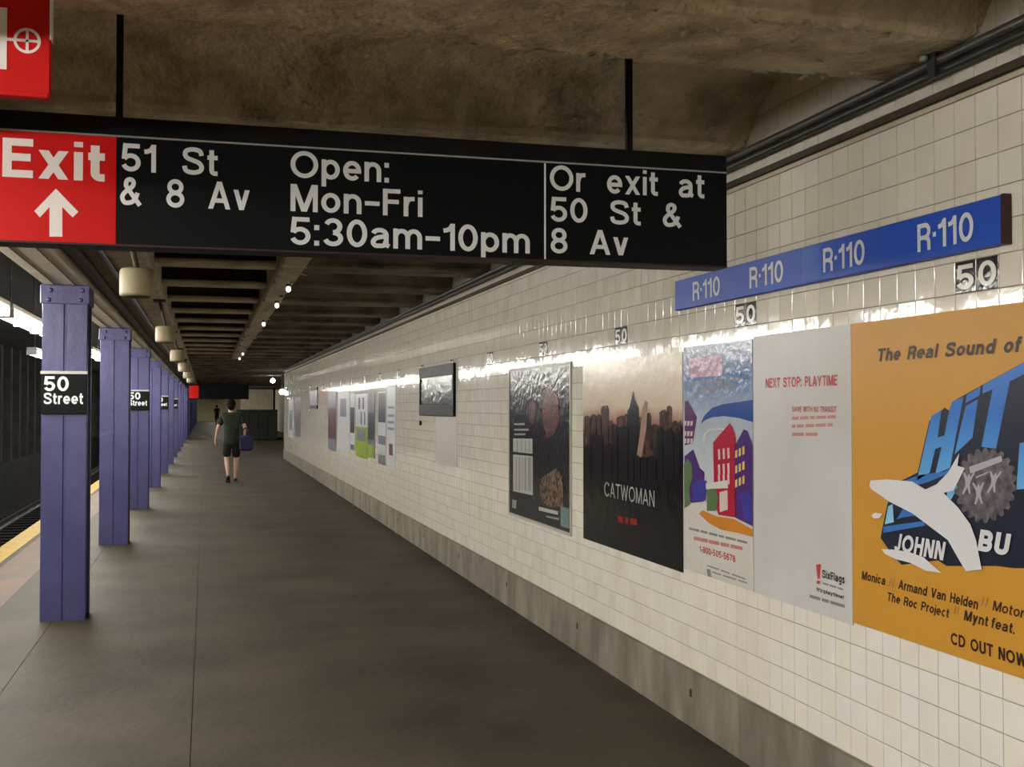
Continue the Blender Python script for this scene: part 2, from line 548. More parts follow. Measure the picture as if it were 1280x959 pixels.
def text_mesh(s, bold=0.0, shear=0.0, space=1.0):
    t = 0.125 + 1.7 * bold
    vs, fs = [], []
    x = 0.0
    for ch in s:
        if ch == ' ':
            x += 0.26
            continue
        L, P, w = glyph(ch, t)
        lay = 0                      # strokes that cross lie a hair above each other, like cut film
        for pts in L:
            pts = [q for i, q in enumerate(pts) if i == 0 or abs(q[0] - pts[i - 1][0]) + abs(q[1] - pts[i - 1][1]) > 1e-5]
            closed = len(pts) > 8 and abs(pts[0][0] - pts[-1][0]) + abs(pts[0][1] - pts[-1][1]) < 1e-6
            if closed:
                pts = pts[:-1]
            n = len(pts)
            o = len(vs)
            for i in range(n):
                a = pts[i - 1] if (i > 0 or closed) else None
                b = pts[(i + 1) % n] if (i < n - 1 or closed) else None
                q = pts[i]

                def unit(u, v):
                    d = math.hypot(v[0] - u[0], v[1] - u[1]) or 1e-9
                    return ((v[0] - u[0]) / d, (v[1] - u[1]) / d)
                d0 = unit(a, q) if a else unit(q, b)
                d1 = unit(q, b) if b else d0
                nx, ny = -(d0[1] + d1[1]), d0[0] + d1[0]
                l = math.hypot(nx, ny) or 1e-9
                nx, ny = nx / l, ny / l
                k = t / 2 / max(0.5, nx * -d0[1] + ny * d0[0])
                vs.append((x + q[0] + nx * k, q[1] + ny * k, lay + 0.9 * i / n))
                vs.append((x + q[0] - nx * k, q[1] - ny * k, lay + 0.9 * i / n))
            for i in range(n if closed else n - 1):
                j = (i + 1) % n
                fs.append((o + 2 * i, o + 2 * i + 1, o + 2 * j + 1, o + 2 * j))
            lay += 1
        for pts in P:
            o = len(vs)
            vs += [(x + a, b, lay) for a, b in pts]
            lay += 1
            fs.append(tuple(range(o, o + len(pts))))
        x += w + 0.115 * space
    if shear:
        vs = [(a + shear * b, b, z) for a, b, z in vs]
    return vs, fs


def cap_height(bold):
    return 0.0, 1.0


def fit_text(s, p0, p1, cap, place, material, parent, bold=0.0, shear=0.0, space=1.0, name='lettering'):
    """p0 = (a, b) left end of the baseline, p1 = a of the right end, cap = capital height, place(a, b) -> world"""
    vs, fs = text_mesh(s, bold, shear, space)
    x0, x1 = min(v[0] for v in vs), max(v[0] for v in vs)
    c0, c1 = cap_height(bold)
    sx = (p1 - p0[0]) / (x1 - x0)
    sy = cap / (c1 - c0)
    # one object for each word: cluster the faces along x, cutting at the wide gaps
    spans = sorted((min(vs[i][0] for i in f), max(vs[i][0] for i in f)) for f in fs)
    nrm = (Vector(place(1, 0)) - Vector(place(0, 0))).cross(Vector(place(0, 1)) - Vector(place(0, 0))).normalized()
    if sx < 0:
        nrm = -nrm
    cuts, reach = [], spans[0][1]
    for a, b in spans:
        if a - reach > 0.24:
            cuts.append((a + reach) / 2)
        reach = max(reach, b)
    cuts.append(1e9)
    lo, o = -1e9, None
    for c in cuts:
        sel = [f for f in fs if lo < vs[f[0]][0] < c]
        use = sorted({i for f in sel for i in f})
        ix = {i: k for k, i in enumerate(use)}
        mb = MB()
        W = []
        for i in use:
            q = Vector(place(p0[0] + (vs[i][0] - x0) * sx, p0[1] + (vs[i][1] - c0) * sy))
            W.append(tuple(q + nrm * (0.00016 * vs[i][2])))
        mb.add(W, [tuple(ix[i] for i in f) for f in sel])
        o = mb.build(name, material, parent)
        lo = c
    return o


def wall_place(layer):
    return lambda a, b: (XW - 0.006 - 0.0009 * layer, a, b)


def wall_text(s, u0, vbase, u1, vtop, material, parent, layer=2, **k):
    a0, b0 = on_wall(u0, vbase)
    _, b1 = on_wall(u0, vtop)
    a1, _ = on_wall(u1, vbase)
    return fit_text(s, (a0, b0), a1, b1 - b0, wall_place(layer), material, parent, **k)


def wall_poly(name, pts, material, parent, layer=1):
    pl = wall_place(layer)
    mb = MB()
    mb.add([pl(*on_wall(u, v)) for u, v in pts], [tuple(range(len(pts)))])
    return mb.build(name, material, parent)


def wall_rect(name, y0, y1, z0, z1, material, parent, layer=1, th=None):
    x = XW - 0.006 - 0.0009 * layer
    mb = MB()
    mb.box(x, x + (th or 0.0007), min(y0, y1), max(y0, y1), min(z0, z1), max(z0, z1))
    return mb.build(name, material, parent)


# ================================================================== THE SETTING
Y_BACK, Y_WALL_END, Y_END = -8.0, 36.8, 130.0
TP = 0.1087                          # tile pitch
TZ0 = 0.29                           # top of the concrete base
ROWS = 22
TZ1 = TZ0 + ROWS * TP
BEAM_Z = 2.85
BEAM_P = 1.63
BEAM_Y0 = 3.10
BEAM_W = 0.52
COL_X0, COL_X1 = -1.222, -0.890
COL_Y0, COL_P = 9.28, 4.94
GIRD_Z = 2.60

# floor: sunken joint bed with three long slabs
mb = MB()
mb.box(-2.28, XW + 0.3, Y_BACK, Y_WALL_END + 0.3, -0.3, -0.012)
mb.box(-2.28, 5.0, Y_WALL_END + 0.3, Y_END, -0.3, -0.012)
mb.box(-2.32, -2.28, Y_BACK, Y_END, -1.2, -0.02)
floor = struct(mb.build('floor', 'joint'))
for (xa, xb, m) in ((-2.08, -1.132, 'floor'), (-1.128, -0.062, 'floor'), (-0.058, XW + 0.02, 'floor')):
    seg = [(Y_BACK, Y_WALL_END + 0.2)]
    for (ya, yb) in seg:
        MB().box(xa, xb, ya, yb, -0.03, 0.0).build('slab', m, floor)
MB().box(-2.08, 5.0, Y_WALL_END + 0.206, Y_END, -0.03, 0.0).build('slab', 'floor', floor)
MB().box(-2.32, -2.085, Y_BACK, Y_END, -0.03, 0.002).build('edge_strip', 'yellow', floor)['label'] = 'yellow painted platform edge'
MB().box(-2.02, -1.62, Y_BACK, 40, -0.005, 0.0012).build('worn_stripe', 'orange_worn', floor)['label'] = 'worn orange paint beside the yellow edge'

# right-hand wall: grout bed, concrete base blocks, glazed tiles
mb = MB()
mb.box(XW + 0.0026, XW + 0.3, Y_BACK, Y_WALL_END, 0.0, 3.25)
wall = struct(mb.build('wall_right', 'grout'))
L = 1.83
y = Y_BACK
base = struct(MB().box(XW - 0.010, XW + 0.006, Y_BACK, Y_WALL_END, 0.0, TZ0 - 0.006).build('baseboard_right', 'hole'))
k = 0
while y < Y_WALL_END - 0.01:
    y2 = min(y + L, Y_WALL_END)
    MB().box(XW - 0.018, XW + 0.004, y + 0.002, y2 - 0.002, 0.0, TZ0 - 0.004).build('base_block', 'base', base)
    if 3 < y < 20:
        yh = y + 0.55
        MB().box(XW - 0.0195, XW - 0.017, yh - 0.012, yh + 0.012, 0.155, 0.195).build('weep_hole', 'hole', base)
    y = y2

# number tiles: every fifteenth pair of tiles in row 16
Y50 = 3.139
NUM_ROW = 16


def tile_phase(n):                   # lower Y edge of column n
    return Y50 + n * TP


def is_number(n, r):
    return r == NUM_ROW and (n % 15 == 0 or n % 15 == 14)


POSTER_RECTS = [(2.35, 3.872, 0.80, 1.975), (3.873, 4.686, 0.80, 1.975), (4.686, 5.475, 0.80, 1.965),
                (5.479, 7.095, 0.78, 1.95), (7.35, 9.0, 0.78, 1.95)]
SIGN_RECT = (2.967, 5.52, 2.16, 2.32)


def tile_geo(mb, yc, zc, mi, tilt_y, tilt_z, x=XW):
    g = TP / 2 - 0.0015
    h = g - 0.0018
    vs = []
    for (hh, xx) in ((g, x + 0.0036), (g, x + 0.0012), (h, x)):
        for sy, sz in ((-1, -1), (1, -1), (1, 1), (-1, 1)):
            dy, dz = sy * hh, sz * hh
            vs.append((xx + (dy * tilt_y + dz * tilt_z if xx < x + 0.003 else 0), yc + dy, zc + dz))
    fs = []
    for k in (0, 1):
        for i in range(4):
            j = (i + 1) % 4
            fs.append((k * 4 + i, k * 4 + 4 + i, k * 4 + 4 + j, k * 4 + j))
    fs.append((11, 10, 9, 8))
    mb.add(vs, fs, mi)


n_lo = int((1.0 - Y50) / TP)
n_hi = int((Y_WALL_END - Y50) / TP) - 1
cands, rest = [], []
for n in range(n_lo, n_hi):
    for r in range(ROWS):
        if is_number(n, r):
            continue
        yc, zc = tile_phase(n) + TP / 2, TZ0 + (r + 0.5) * TP
        q = project(XW, yc, zc)
        vis = False
        if q and 4 < q[0] < 1276 and 4 < q[1] < 955:
            vis = not any(a < yc < b and c < zc < d for a, b, c, d in POSTER_RECTS + [SIGN_RECT])
            if q[0] < 913 and 160 < q[1] < 334:
                vis = False
        (cands if vis else rest).append((q[2] if q else 99, n, r))
cands.sort()
singles, rest = cands[:300], rest + cands[300:]


def tint_of(n, r):
    rr = random.Random(n * 131 + r * 17)
    blk = (int(n // 9) * 7 + 3) % 5
    w = rr.random()
    if tile_phase(n) < 4.45 and r < 6:
        return 3 if w < 0.7 else 1
    if blk in (0, 3):
        return 0 if w < 0.6 else (2 if w < 0.8 else 1)
    return 1 if w < 0.5 else (0 if w < 0.85 else 2)


# twelve shared tile meshes: four tints, three slight tilts
tile_meshes = {}
for t in range(4):
    for k in range(6):
        rr = random.Random(t * 10 + k)
        mb = MB()
        tile_geo(mb, 0, 0, 0, rr.uniform(-1, 1) * 0.006, rr.uniform(-1, 1) * 0.006, x=0)
        tile_meshes[t, k] = mb.mesh('tile', 'tile%d' % t)
for (_, n, r) in singles:
    o = bpy.data.objects.new('tile', tile_meshes[tint_of(n, r), random.randrange(6)])
    COL.objects.link(o)
    o.location = (XW, tile_phase(n) + TP / 2, TZ0 + (r + 0.5) * TP)
    o.parent = wall
mb = MB()
for (_, n, r) in rest:
    tile_geo(mb, tile_phase(n) + TP / 2, TZ0 + (r + 0.5) * TP, tint_of(n, r), random.uniform(-1, 1) * 0.006, random.uniform(-1, 1) * 0.006)
o = mb.build('tile_field', ['tile0', 'tile1', 'tile2', 'tile3'], wall)
o['kind'] = 'stuff'
o['label'] = 'remaining small glazed cream wall tiles'

for n in range(n_lo, n_hi):
    if is_number(n, NUM_ROW):
        yc, zc = tile_phase(n) + TP / 2, TZ0 + (NUM_ROW + 0.5) * TP
        mb = MB()
        tile_geo(mb, yc, zc, 0, 0.0, 0.0)
        o = mb.build('number_tile', 'black_tile', wall)
        o['label'] = 'black tile with a white numeral'
        ch = '5' if n % 15 == 0 else '0'
        g = TP * 0.40
        fit_text(ch, (yc + g, zc - TP * 0.38), yc - g, TP * 0.76, lambda a, b: (XW - 0.0012, a, b), 'white_glaze', o, bold=0.03, name='numeral')

# strips above the tiles, plaster band and the tiled lunettes between the beams
t1 = struct(MB().box(XW - 0.004, XW + 0.006, Y_BACK, Y_WALL_END, TZ1 + 0.002, TZ1 + 0.018).build('trim_1', 'cream'))
t2 = struct(MB().box(XW - 0.016, XW + 0.006, Y_BACK, Y_WALL_END, TZ1 + 0.024, TZ1 + 0.050).build('trim_2', 'brown'))
for n in range(n_lo, n_lo + 68):
    y0 = tile_phase(n)
    for (za, zb) in ((TZ1 + 0.058, TZ1 + 0.30), (TZ1 + 0.303, 3.2)):
        MB().box(XW - 0.002, XW + 0.006, y0 + 0.0012, y0 + TP - 0.0012, za, zb).build('upper_tile', 'tile%d' % random.choice((0, 0, 2)), wall)
MB().box(XW - 0.002, XW + 0.006, tile_phase(n_lo + 68), Y_WALL_END, TZ1 + 0.058, 3.2).build('upper_band', 'tile0', wall)

# ceiling: near-black slab high up, shaft shade in its colour, transverse beams, shallow vaults between them
mb = MB()
mb.box(COL_X0, XW + 0.3, Y_BACK, Y_WALL_END, 3.9, 4.0)
mb.box(COL_X0, 5.0, Y_WALL_END, Y_END, 3.2, 3.3)
ceiling = struct(mb.build('ceiling', 'near_black'))
SLOT_Y0, SLOT_Y1 = 5.25, 27.0
GX0, GX1 = 0.58, 0.80                # longitudinal girder with peeling paint


def vault(x0, x1, y0, y1, m):
    mb = MB()
    N = 12
    zs, rise = BEAM_Z + 0.045, 0.24
    ring = []
    for i in range(N + 1):
        t = i / N
        ring.append((y0 + (y1 - y0) * t, zs + rise * math.sqrt(max(0, 1 - (2 * t - 1) ** 2)) ** 1.25))
    vs = [(x0, y, z) for y, z in ring] + [(x1, y, z) for y, z in ring] + [(x0, y, z + 0.06) for y, z in ring] + [(x1, y, z + 0.06) for y, z in ring]
    n = N + 1
    fs = []
    for i in range(N):
        fs.append((i, i + 1, n + i + 1, n + i))
        fs.append((2 * n + i, 3 * n + i, 3 * n + i + 1, 2 * n + i + 1))
        fs.append((i, 2 * n + i, 2 * n + i + 1, i + 1))
        fs.append((n + i, n + i + 1, 3 * n + i + 1, 3 * n + i))
    mb.add(vs, fs, 0, False)
    return mb.build('vault', m, ceiling)


k = -7
while BEAM_Y0 + k * BEAM_P < 75:
    ya = BEAM_Y0 + k * BEAM_P
    yb = ya + BEAM_W
    xr = XW + 0.004 if yb < Y_WALL_END else 5.0
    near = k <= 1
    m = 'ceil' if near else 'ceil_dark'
    xl = -0.87
    if SLOT_Y0 < ya < SLOT_Y1:
        # the rib over the shafts is slimmer than the beam
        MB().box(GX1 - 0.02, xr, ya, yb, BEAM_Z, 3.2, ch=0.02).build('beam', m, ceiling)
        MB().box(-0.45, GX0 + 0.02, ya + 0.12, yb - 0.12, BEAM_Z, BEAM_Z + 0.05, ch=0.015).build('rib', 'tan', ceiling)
        MB().box(-0.45, GX0 + 0.02, ya + 0.16, yb - 0.16, BEAM_Z + 0.05, 3.9).build('rib_web', 'near_black', ceiling)  # web coloured near-black for the shade inside the shaft
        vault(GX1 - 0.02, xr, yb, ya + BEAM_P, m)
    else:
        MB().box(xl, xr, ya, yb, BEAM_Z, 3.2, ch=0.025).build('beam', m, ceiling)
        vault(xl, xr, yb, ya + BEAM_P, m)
    k += 1
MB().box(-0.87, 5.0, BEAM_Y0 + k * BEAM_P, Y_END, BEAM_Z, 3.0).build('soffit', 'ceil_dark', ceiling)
MB().box(GX0, GX1, SLOT_Y0 - 0.1, SLOT_Y1 + 0.6, BEAM_Z - 0.05, 3.6, ch=0.02).build('girder', 'tan', ceiling)['label'] = 'long girder with peeling paint'
MB().box(-0.86, -0.42, SLOT_Y0 - 0.1, 75, BEAM_Z - 0.10, 3.6, ch=0.02).build('edge_beam', 'tan', ceiling)
MB().box(COL_X0, COL_X1, Y_BACK, Y_END, GIRD_Z, 3.6, ch=0.01).build('column_girder', 'cream', ceiling)['label'] = 'cream girder over the column row'
# cream board joints under the column girder
for x in (-1.13, -0.98):
    MB().box(x - 0.004, x + 0.004, Y_BACK, 60, GIRD_Z - 0.004, GIRD_Z + 0.002).build('board_joint', 'brown', ceiling)

# curled flakes of paint along the nearest beams and the girder
mb = MB()
rr = random.Random(3)


def flake(mb, x, y, z, s):
    a = rr.uniform(0, 6.28)
    ca, sa = math.cos(a), math.sin(a)
    w, l, d = s * rr.uniform(.5, 1), s * rr.uniform(.8, 1.8), s * rr.uniform(0.15, .6)
    P = []
    for i in range(3):
        t = i / 2
        for j in (-1, 1):
            lx, ly = (t - 0.0) * l, j * w * (1 - 0.4 * t) + rr.uniform(-.2, .2) * w
            P.append((x + ca * lx - sa * ly, y + sa * lx + ca * ly, z - d * t * t))
    mb.add(P, [(0, 1, 3, 2), (2, 3, 5, 4)])


for kb, cnt in ((0, 170), (1, 120)):
    ya = BEAM_Y0 + kb * BEAM_P
    for i in range(cnt):
        e = rr.random()
        yy = ya + (0.03 if e < 0.35 else BEAM_W - 0.03 if e < 0.7 else rr.uniform(0.05, BEAM_W - .05))
        flake(mb, rr.uniform(0.2, XW - .2), yy + rr.uniform(-.02, .02), BEAM_Z - 0.001, rr.uniform(0.008, 0.024))
for i in range(110):                  # ragged ridge where the vault springs from the second beam
    flake(mb, rr.uniform(0.0, XW - .15), BEAM_Y0 + BEAM_P - rr.uniform(0.01, 0.09), BEAM_Z + 0.06 + rr.uniform(0, .05), rr.uniform(0.008, 0.024))
for i in range(140):
    flake(mb, rr.choice((GX0 + .02, GX1 - .03, rr.uniform(GX0, GX1))), rr.uniform(6, 27), BEAM_Z - 0.051, rr.uniform(0.015, 0.05))
o = mb.build('paint_flake', 'flake', ceiling)
o['kind'] = 'stuff'

# track side: bed, rails, kerb, posts, dark wall and roof
mb = MB()
mb.box(-12, -2.30, Y_BACK, Y_END, -1.35, -1.2)
for i in range(120):
    yy = 8 + i * 0.6
    mb.box(-4.9, -2.5, yy, yy + 0.22, -1.2, -1.12)
struct(mb.build('floor_track', 'tunnel'))
struct(MB().box(-12, COL_X0 - 0.001, Y_BACK, Y_END, 3.35, 3.5).build('ceiling_track', 'tunnel'))
struct(MB().box(-10.2, -10.0, Y_BACK, Y_END, -1.2, 3.35).build('wall_left', 'tunnel'))
struct(MB().box(-12, 5.0, Y_END, Y_END + 0.2, -1.2, 3.4).build('wall_back', 'endwall'))
struct(MB().box(-12, 5.0, Y_BACK - 0.2, Y_BACK, -1.2, 4.0).build('wall_front', 'ceil_dark'))
for x, lab in ((-3.05, 'running rail nearest the platform edge'), (-4.49, 'running rail next to the far kerb')):
    mb = MB()
    mb.box(x - 0.07, x + 0.07, 4, 120, -1.12, -1.10)
    mb.box(x - 0.01, x + 0.01, 4, 120, -1.10, -0.99)
    mb.box(x - 0.035, x + 0.035, 4, 120, -0.99, -0.95)
    tag(mb.build('rail', 'rail', loc=(x, 4, -1.12)), lab, 'rail', 'running rails')
struct(MB().box(-5.75, -5.25, Y_BACK, Y_END, -1.2, 0.12).build('wall_kerb', 'tunnel'))

# recess past the end of the tiled wall
struct(MB().box(XW + 0.305, 4.8, Y_WALL_END - 0.25, Y_WALL_END - 0.02, 0, 3.25).build('wall_return', 'cream'))
struct(MB().box(4.8, 5.0, Y_WALL_END, Y_END, 0, 3.2).build('wall_far', 'cream'))

# ================================================================== COLUMNS
def make_column():
    t = thing('column', '', 'column', ((COL_X0 + COL_X1) / 2, COL_Y0 + 0.175, 0))
    xc, yc = t.location.x, t.location.y
    hw = (COL_X1 - COL_X0) / 2
    hd = 0.165
    top = GIRD_Z
    mb = MB()
    # built-up section: two plates on the face meeting in a shallow groove
    g = 0.004
    prof = [(-hw, -hd + .006), (-hw + .006, -hd), (-g - .006, -hd), (-g, -hd + .012), (g, -hd + .012), (g + .006, -hd), (hw - .006, -hd), (hw, -hd + .006),
            (hw, -hd + 0.05), (hw - 0.03, -hd + 0.055), (hw - 0.03, hd - 0.055), (hw, hd - 0.05), (hw, hd), (-hw, hd), (-hw, hd - 0.05),
            (-hw + 0.03, hd - 0.055), (-hw + 0.03, -hd + 0.055), (-hw, -hd + 0.05)]
    n = len(prof)
    vs = [(xc + a, yc + b, 0) for a, b in prof] + [(xc + a, yc + b, top) for a, b in prof]
    fs = [(i, (i + 1) % n, n + (i + 1) % n, n + i) for i in range(n)] + [tuple(range(n - 1, -1, -1)), tuple(range(n, 2 * n))]
    mb.add(vs, fs)
    mb.build('shaft', 'column', t)
    collar = MB().box(xc - hw - 0.014, xc + hw + 0.014, yc - hd - 0.012, yc + hd + 0.012, top - 0.15, top - 0.004, ch=0.006).build('collar', 'column', t)
    for dx in (-0.115, 0.115):
        for z in (top - 0.12, top - 0.045):
            MB().ball((xc + dx + (0.012 if z > top - .1 else 0), yc - hd - 0.012, z), 0.018, 0.014, 0.018, n=10, m=6).build('rivet', 'rivet', collar)
    return t


col0 = make_column()
ordn = ['nearest', 'second', 'third', 'fourth', 'fifth', 'sixth', 'seventh', 'eighth']
cols = []
for i in range(28):
    o = col0 if i == 0 else copy_tree(col0)
    o.location.y = COL_Y0 + 0.175 + i * COL_P
    if i < 8:
        o['label'] = '%s blue-violet riveted steel column along the platform edge' % ordn[i]
    else:
        o['label'] = 'small far blue-violet steel column towards the end of the row'
        o['group'] = 'far columns at the end of the row'
    cols.append(o)
    if 8 <= i:
        pass


def column_sign(i):
    y = COL_Y0 + i * COL_P - 0.002
    near = i == 0
    lab = {0: 'black 50 Street plate on the nearest blue column', 2: 'black 50 Street plate on the third blue column',
           4: 'black 50 Street plate on the fifth blue column', 6: 'tiny black 50 Street plate on the seventh blue column'}[i]
    t = thing('station_sign', lab, 'sign', ((COL_X0 + COL_X1) / 2, y, 1.62))
    MB().box(COL_X0 - 0.004, COL_X1 + 0.004, y - 0.016, y + 0.004, 1.597, 1.905, ch=0.003).build('plate', 'black', t)
    MB().box(COL_X0 - 0.004, COL_X1 + 0.004, y - 0.019, y + 0.004, 1.905, 1.928).build('top_strip', 'silver', t)
    pl = lambda a, b: (a, y - 0.0168, b)
    fit_text('50', (COL_X0 + 0.022, 1.772), COL_X0 + 0.20, 0.115, pl, 'white', t, bold=0.035)
    fit_text('Street', (COL_X0 + 0.020, 1.672), COL_X0 + 0.305, 0.088, pl, 'white', t, bold=0.03)
    return t


for i in (0, 2, 4, 6):
    column_sign(i)

# ================================================================== TRACK-SIDE POSTS
mb = MB()
mb.box(-0.10, 0.10, -0.11, -0.085, 0, 3.23)
mb.box(-0.10, 0.10, 0.085, 0.11, 0, 3.23)
mb.box(-0.012, 0.012, -0.085, 0.085, 0, 3.23)
post_me = mb.mesh('post', 'post')
for i in range(26):
    o = bpy.data.objects.new('tunnel_post', post_me)
    COL.objects.link(o)
    o.location = (-5.45, 24.0 + i * 1.524, 0.12)
    tag(o, 'dark steel post standing in the row beyond the track', 'post', 'steel posts beyond the track')

# ================================================================== FLUORESCENT FIXTURES
LX, LZ = -1.86, 2.53


def make_fixture(x, y, z):
    t = thing('fluorescent_light', '', 'light', (x, y, z))
    mb = MB()
    mb.box(x - 0.09, x + 0.09, y, y + 2.44, z + 0.055, z + 0.11, ch=0.008)
    mb.build('housing', 'housing', t)
    for yy in (y + 0.02, y + 1.20, y + 2.38):
        MB().box(x - 0.092, x + 0.092, yy, yy + 0.033, z - 0.032, z + 0.057).build('lamp_holder', 'housing', t)
    for ya in (y + 0.055, y + 1.235):
        mb = MB()                    # rounded lens, its width stands for the tube's glow
        prof = [(-0.085, 0.05), (-0.092, 0.02), (-0.08, -0.012), (-0.04, -0.03), (0.04, -0.03), (0.08, -0.012), (0.092, 0.02), (0.085, 0.05)]
        n = len(prof)
        vs = [(x + a, yy, z + b) for yy in (ya, ya + 1.145) for a, b in prof]
        mb.add(vs, [(i, i + 1, n + i + 1, n + i) for i in range(n - 1)] + [tuple(range(n - 1, -1, -1)), tuple(range(n, 2 * n))])
        mb.build('lens', 'tube', t)
    for yy in (y + 0.4, y + 2.0):
        MB().tube((x, yy, z + 0.10), (x, yy, 3.36), 0.008, n=6).build('hanger', 'pipe', t)
    return t


fx0 = make_fixture(LX, 0, LZ)
P_FX = 2.62
for i in range(-3, 22):
    o = fx0 if i == 0 else copy_tree(fx0)
    y = 1.05 + i * P_FX
    o.location.y = y
    o['label'] = {5: 'bright fluorescent fixture at the left picture edge', 6: 'bright white fluorescent fixture ending at the nearest column',
                  9: 'bright fluorescent fixture seen between the nearest and second columns'}.get(i, 'white fluorescent fixture hidden in the row above the platform edge')
    if i not in (5, 6, 9):
        o['group'] = 'hidden fluorescent fixtures of the platform-edge row'
# the platform's own fixtures where the photographer stands
for i, (x, y) in enumerate(PLATFORM_FIXTURES):
    o = copy_tree(fx0)
    o.location = (x, y, 2.70)
    for ch in list(o.children):
        if ch.name.startswith('hanger'):
            ch.scale.z = 0.33
            ch.location.z = 0.0
    o['label'] = 'fluorescent fixture under the platform ceiling behind the viewpoint'
    o['group'] = 'platform fixtures behind the viewpoint'
# one lamp over the far track, lower in the picture
o = copy_tree(fx0)
o.location = (-3.15, 22.6, 2.66)
o['label'] = 'fluorescent fixture over the track, just left of the nearest column below the bright row'
if 'group' in o:
    del o['group']

# ================================================================== HANGING EXIT SIGN
YS = 4.25
SX0, SX1 = -0.76, 2.092
sp = lambda layer: (lambda a, b: (a, YS - 0.001 - 0.0012 * layer, b))


def sxy(u, v):
    return on_plane(u, v, YS)


ex = thing('exit_sign', 'long black hanging exit sign with red Exit box and white station lettering', 'sign', ((SX0 + SX1) / 2, YS, 2.23))
MB().box(SX0, SX1, YS, YS + 0.13, 2.228, 2.697, ch=0.004).build('casing', 'case', ex)
xr = sxy(145, 240)[0]
MB().box(xr + 0.001, SX1 - 0.003, YS - 0.0022, YS + 0.003, 2.236, 2.622).build('black_panel', 'black', ex)
MB().box(SX0 + 0.003, xr, YS - 0.0022, YS + 0.003, 2.236, 2.622).build('red_panel', 'red', ex)['label'] = 'red exit panel'
MB().box(SX0 + 0.002, SX1 - 0.002, YS - 0.004, YS + 0.003, 2.6225, 2.629).build('top_line', 'silver', ex)
MB().box(SX0 + 0.002, SX1 - 0.002, YS - 0.005, YS + 0.003, 2.2285, 2.2355).build('bottom_trim', 'redbrown', ex)
xd = sxy(681, 260)[0]
MB().box(xd - 0.0035, xd + 0.0035, YS - 0.0035, YS - 0.002, 2.238, 2.621).build('divider', 'white', ex)


def sign_text(s, u0, vb, u1, vt, m='white', **k):
    a0, b0 = sxy(u0, vb)
    _, b1 = sxy(u0, vt)
    a1, _ = sxy(u1, vb)
    return fit_text(s, (a0, b0), a1, b1 - b0, sp(1.6), m, ex, **k)


B = 0.022
sign_text('Exit', 3, 221, 131, 172, 'white_red', bold=0.04)
sign_text('51   St', 152, 214, 272, 179, bold=B)
sign_text('&   8   Av', 150, 256, 312, 221, bold=B)
sign_text('Open:', 363, 222, 486, 188, bold=B)
sign_text('Mon\u2013Fri', 363, 264, 528, 230, bold=B)
sign_text('5:30am\u201310pm', 363, 306, 662, 271, bold=B)
sign_text('Or   exit   at', 687, 238, 880, 206, bold=B)
sign_text('50   St   &', 688, 277, 852, 246, bold=B)
sign_text('8   Av', 688, 316, 785, 285, bold=B)
mb = MB()
arrow = [(70, 236), (98, 265), (91, 272), (78, 259), (78, 296), (62, 296), (62, 259), (50, 272), (43, 264)]
mb.add([sp(1.6)(*sxy(u, v)) for u, v in arrow], [tuple(range(len(arrow)))])
mb.build('arrow', 'white_red', ex)
for u in (148, 793):
    x = sxy(u, 120)[0]
    MB().box(x - 0.012, x + 0.012, YS + 0.050, YS + 0.074, 2.69, 3.15).build('hanger', 'case', ex)

# red emergency sign at the picture's upper left corner, hung from the nearest beam
YR = 3.2
rp = lambda a, b: (a, YR - 0.002, b)
rx1 = on_plane(63, 60, YR)[0]
rz0 = on_plane(40, 122, YR)[1]
rs = thing('emergency_sign', 'red hanging sign with a white handwheel symbol, cut by the upper left corner', 'sign', (rx1 - 0.3, YR, rz0))
MB().box(rx1 - 0.60, rx1, YR, YR + 0.03, rz0 + 0.006, BEAM_Z - 0.001, ch=0.003).build('panel', 'red', rs)
MB().box(rx1 - 0.60, rx1 - 0.004, YR - 0.006, YR + 0.034, rz0, rz0 + 0.014, ch=0.002).build('lower_lip', 'red', rs)
MB().box(rx1 - 0.002, rx1 + 0.003, YR - 0.003, YR + 0.032, on_plane(63, 50, YR)[1], BEAM_Z - 0.001).build('edge_trim', 'white', rs)
xa, zt = on_plane(9, 10, YR)
zb = on_plane(9, 87, YR)[1]
MB().box(xa - 0.16, xa, YR - 0.0015, YR + 0.002, zb, zt).build('symbol_block', 'white_red', rs)
cx, cz = on_plane(34, 51, YR)
R = 0.034
mb = MB()
vs, fs = [], []
for i in range(32):
    t = 2 * math.pi * i / 32
    vs += [(cx + R * math.cos(t), YR - 0.001, cz + R * math.sin(t)), (cx + R * .78 * math.cos(t), YR - 0.001, cz + R * .78 * math.sin(t))]
for i in range(32):
    a, b = 2 * i, 2 * ((i + 1) % 32)
    fs.append((a, a + 1, b + 1, b))
mb.add(vs, fs)
mb.build('handwheel', 'white_red', rs)
mb = MB()
mb.box(cx - R * .8, cx + R * .8, YR - 0.0012, YR + .001, cz - 0.0035, cz + 0.0035)
mb.build('spoke', 'white_red', rs)
mb = MB()
mb.box(cx - 0.0035, cx + 0.0035, YR - 0.0012, YR + .001, cz - R * .8, cz + R * .8)
mb.build('spoke', 'white_red', rs)
MB().box(xa, cx - R * .9, YR - 0.0012, YR + .001, cz - 0.004, cz + 0.004).build('shaft_line', 'white_red', rs)

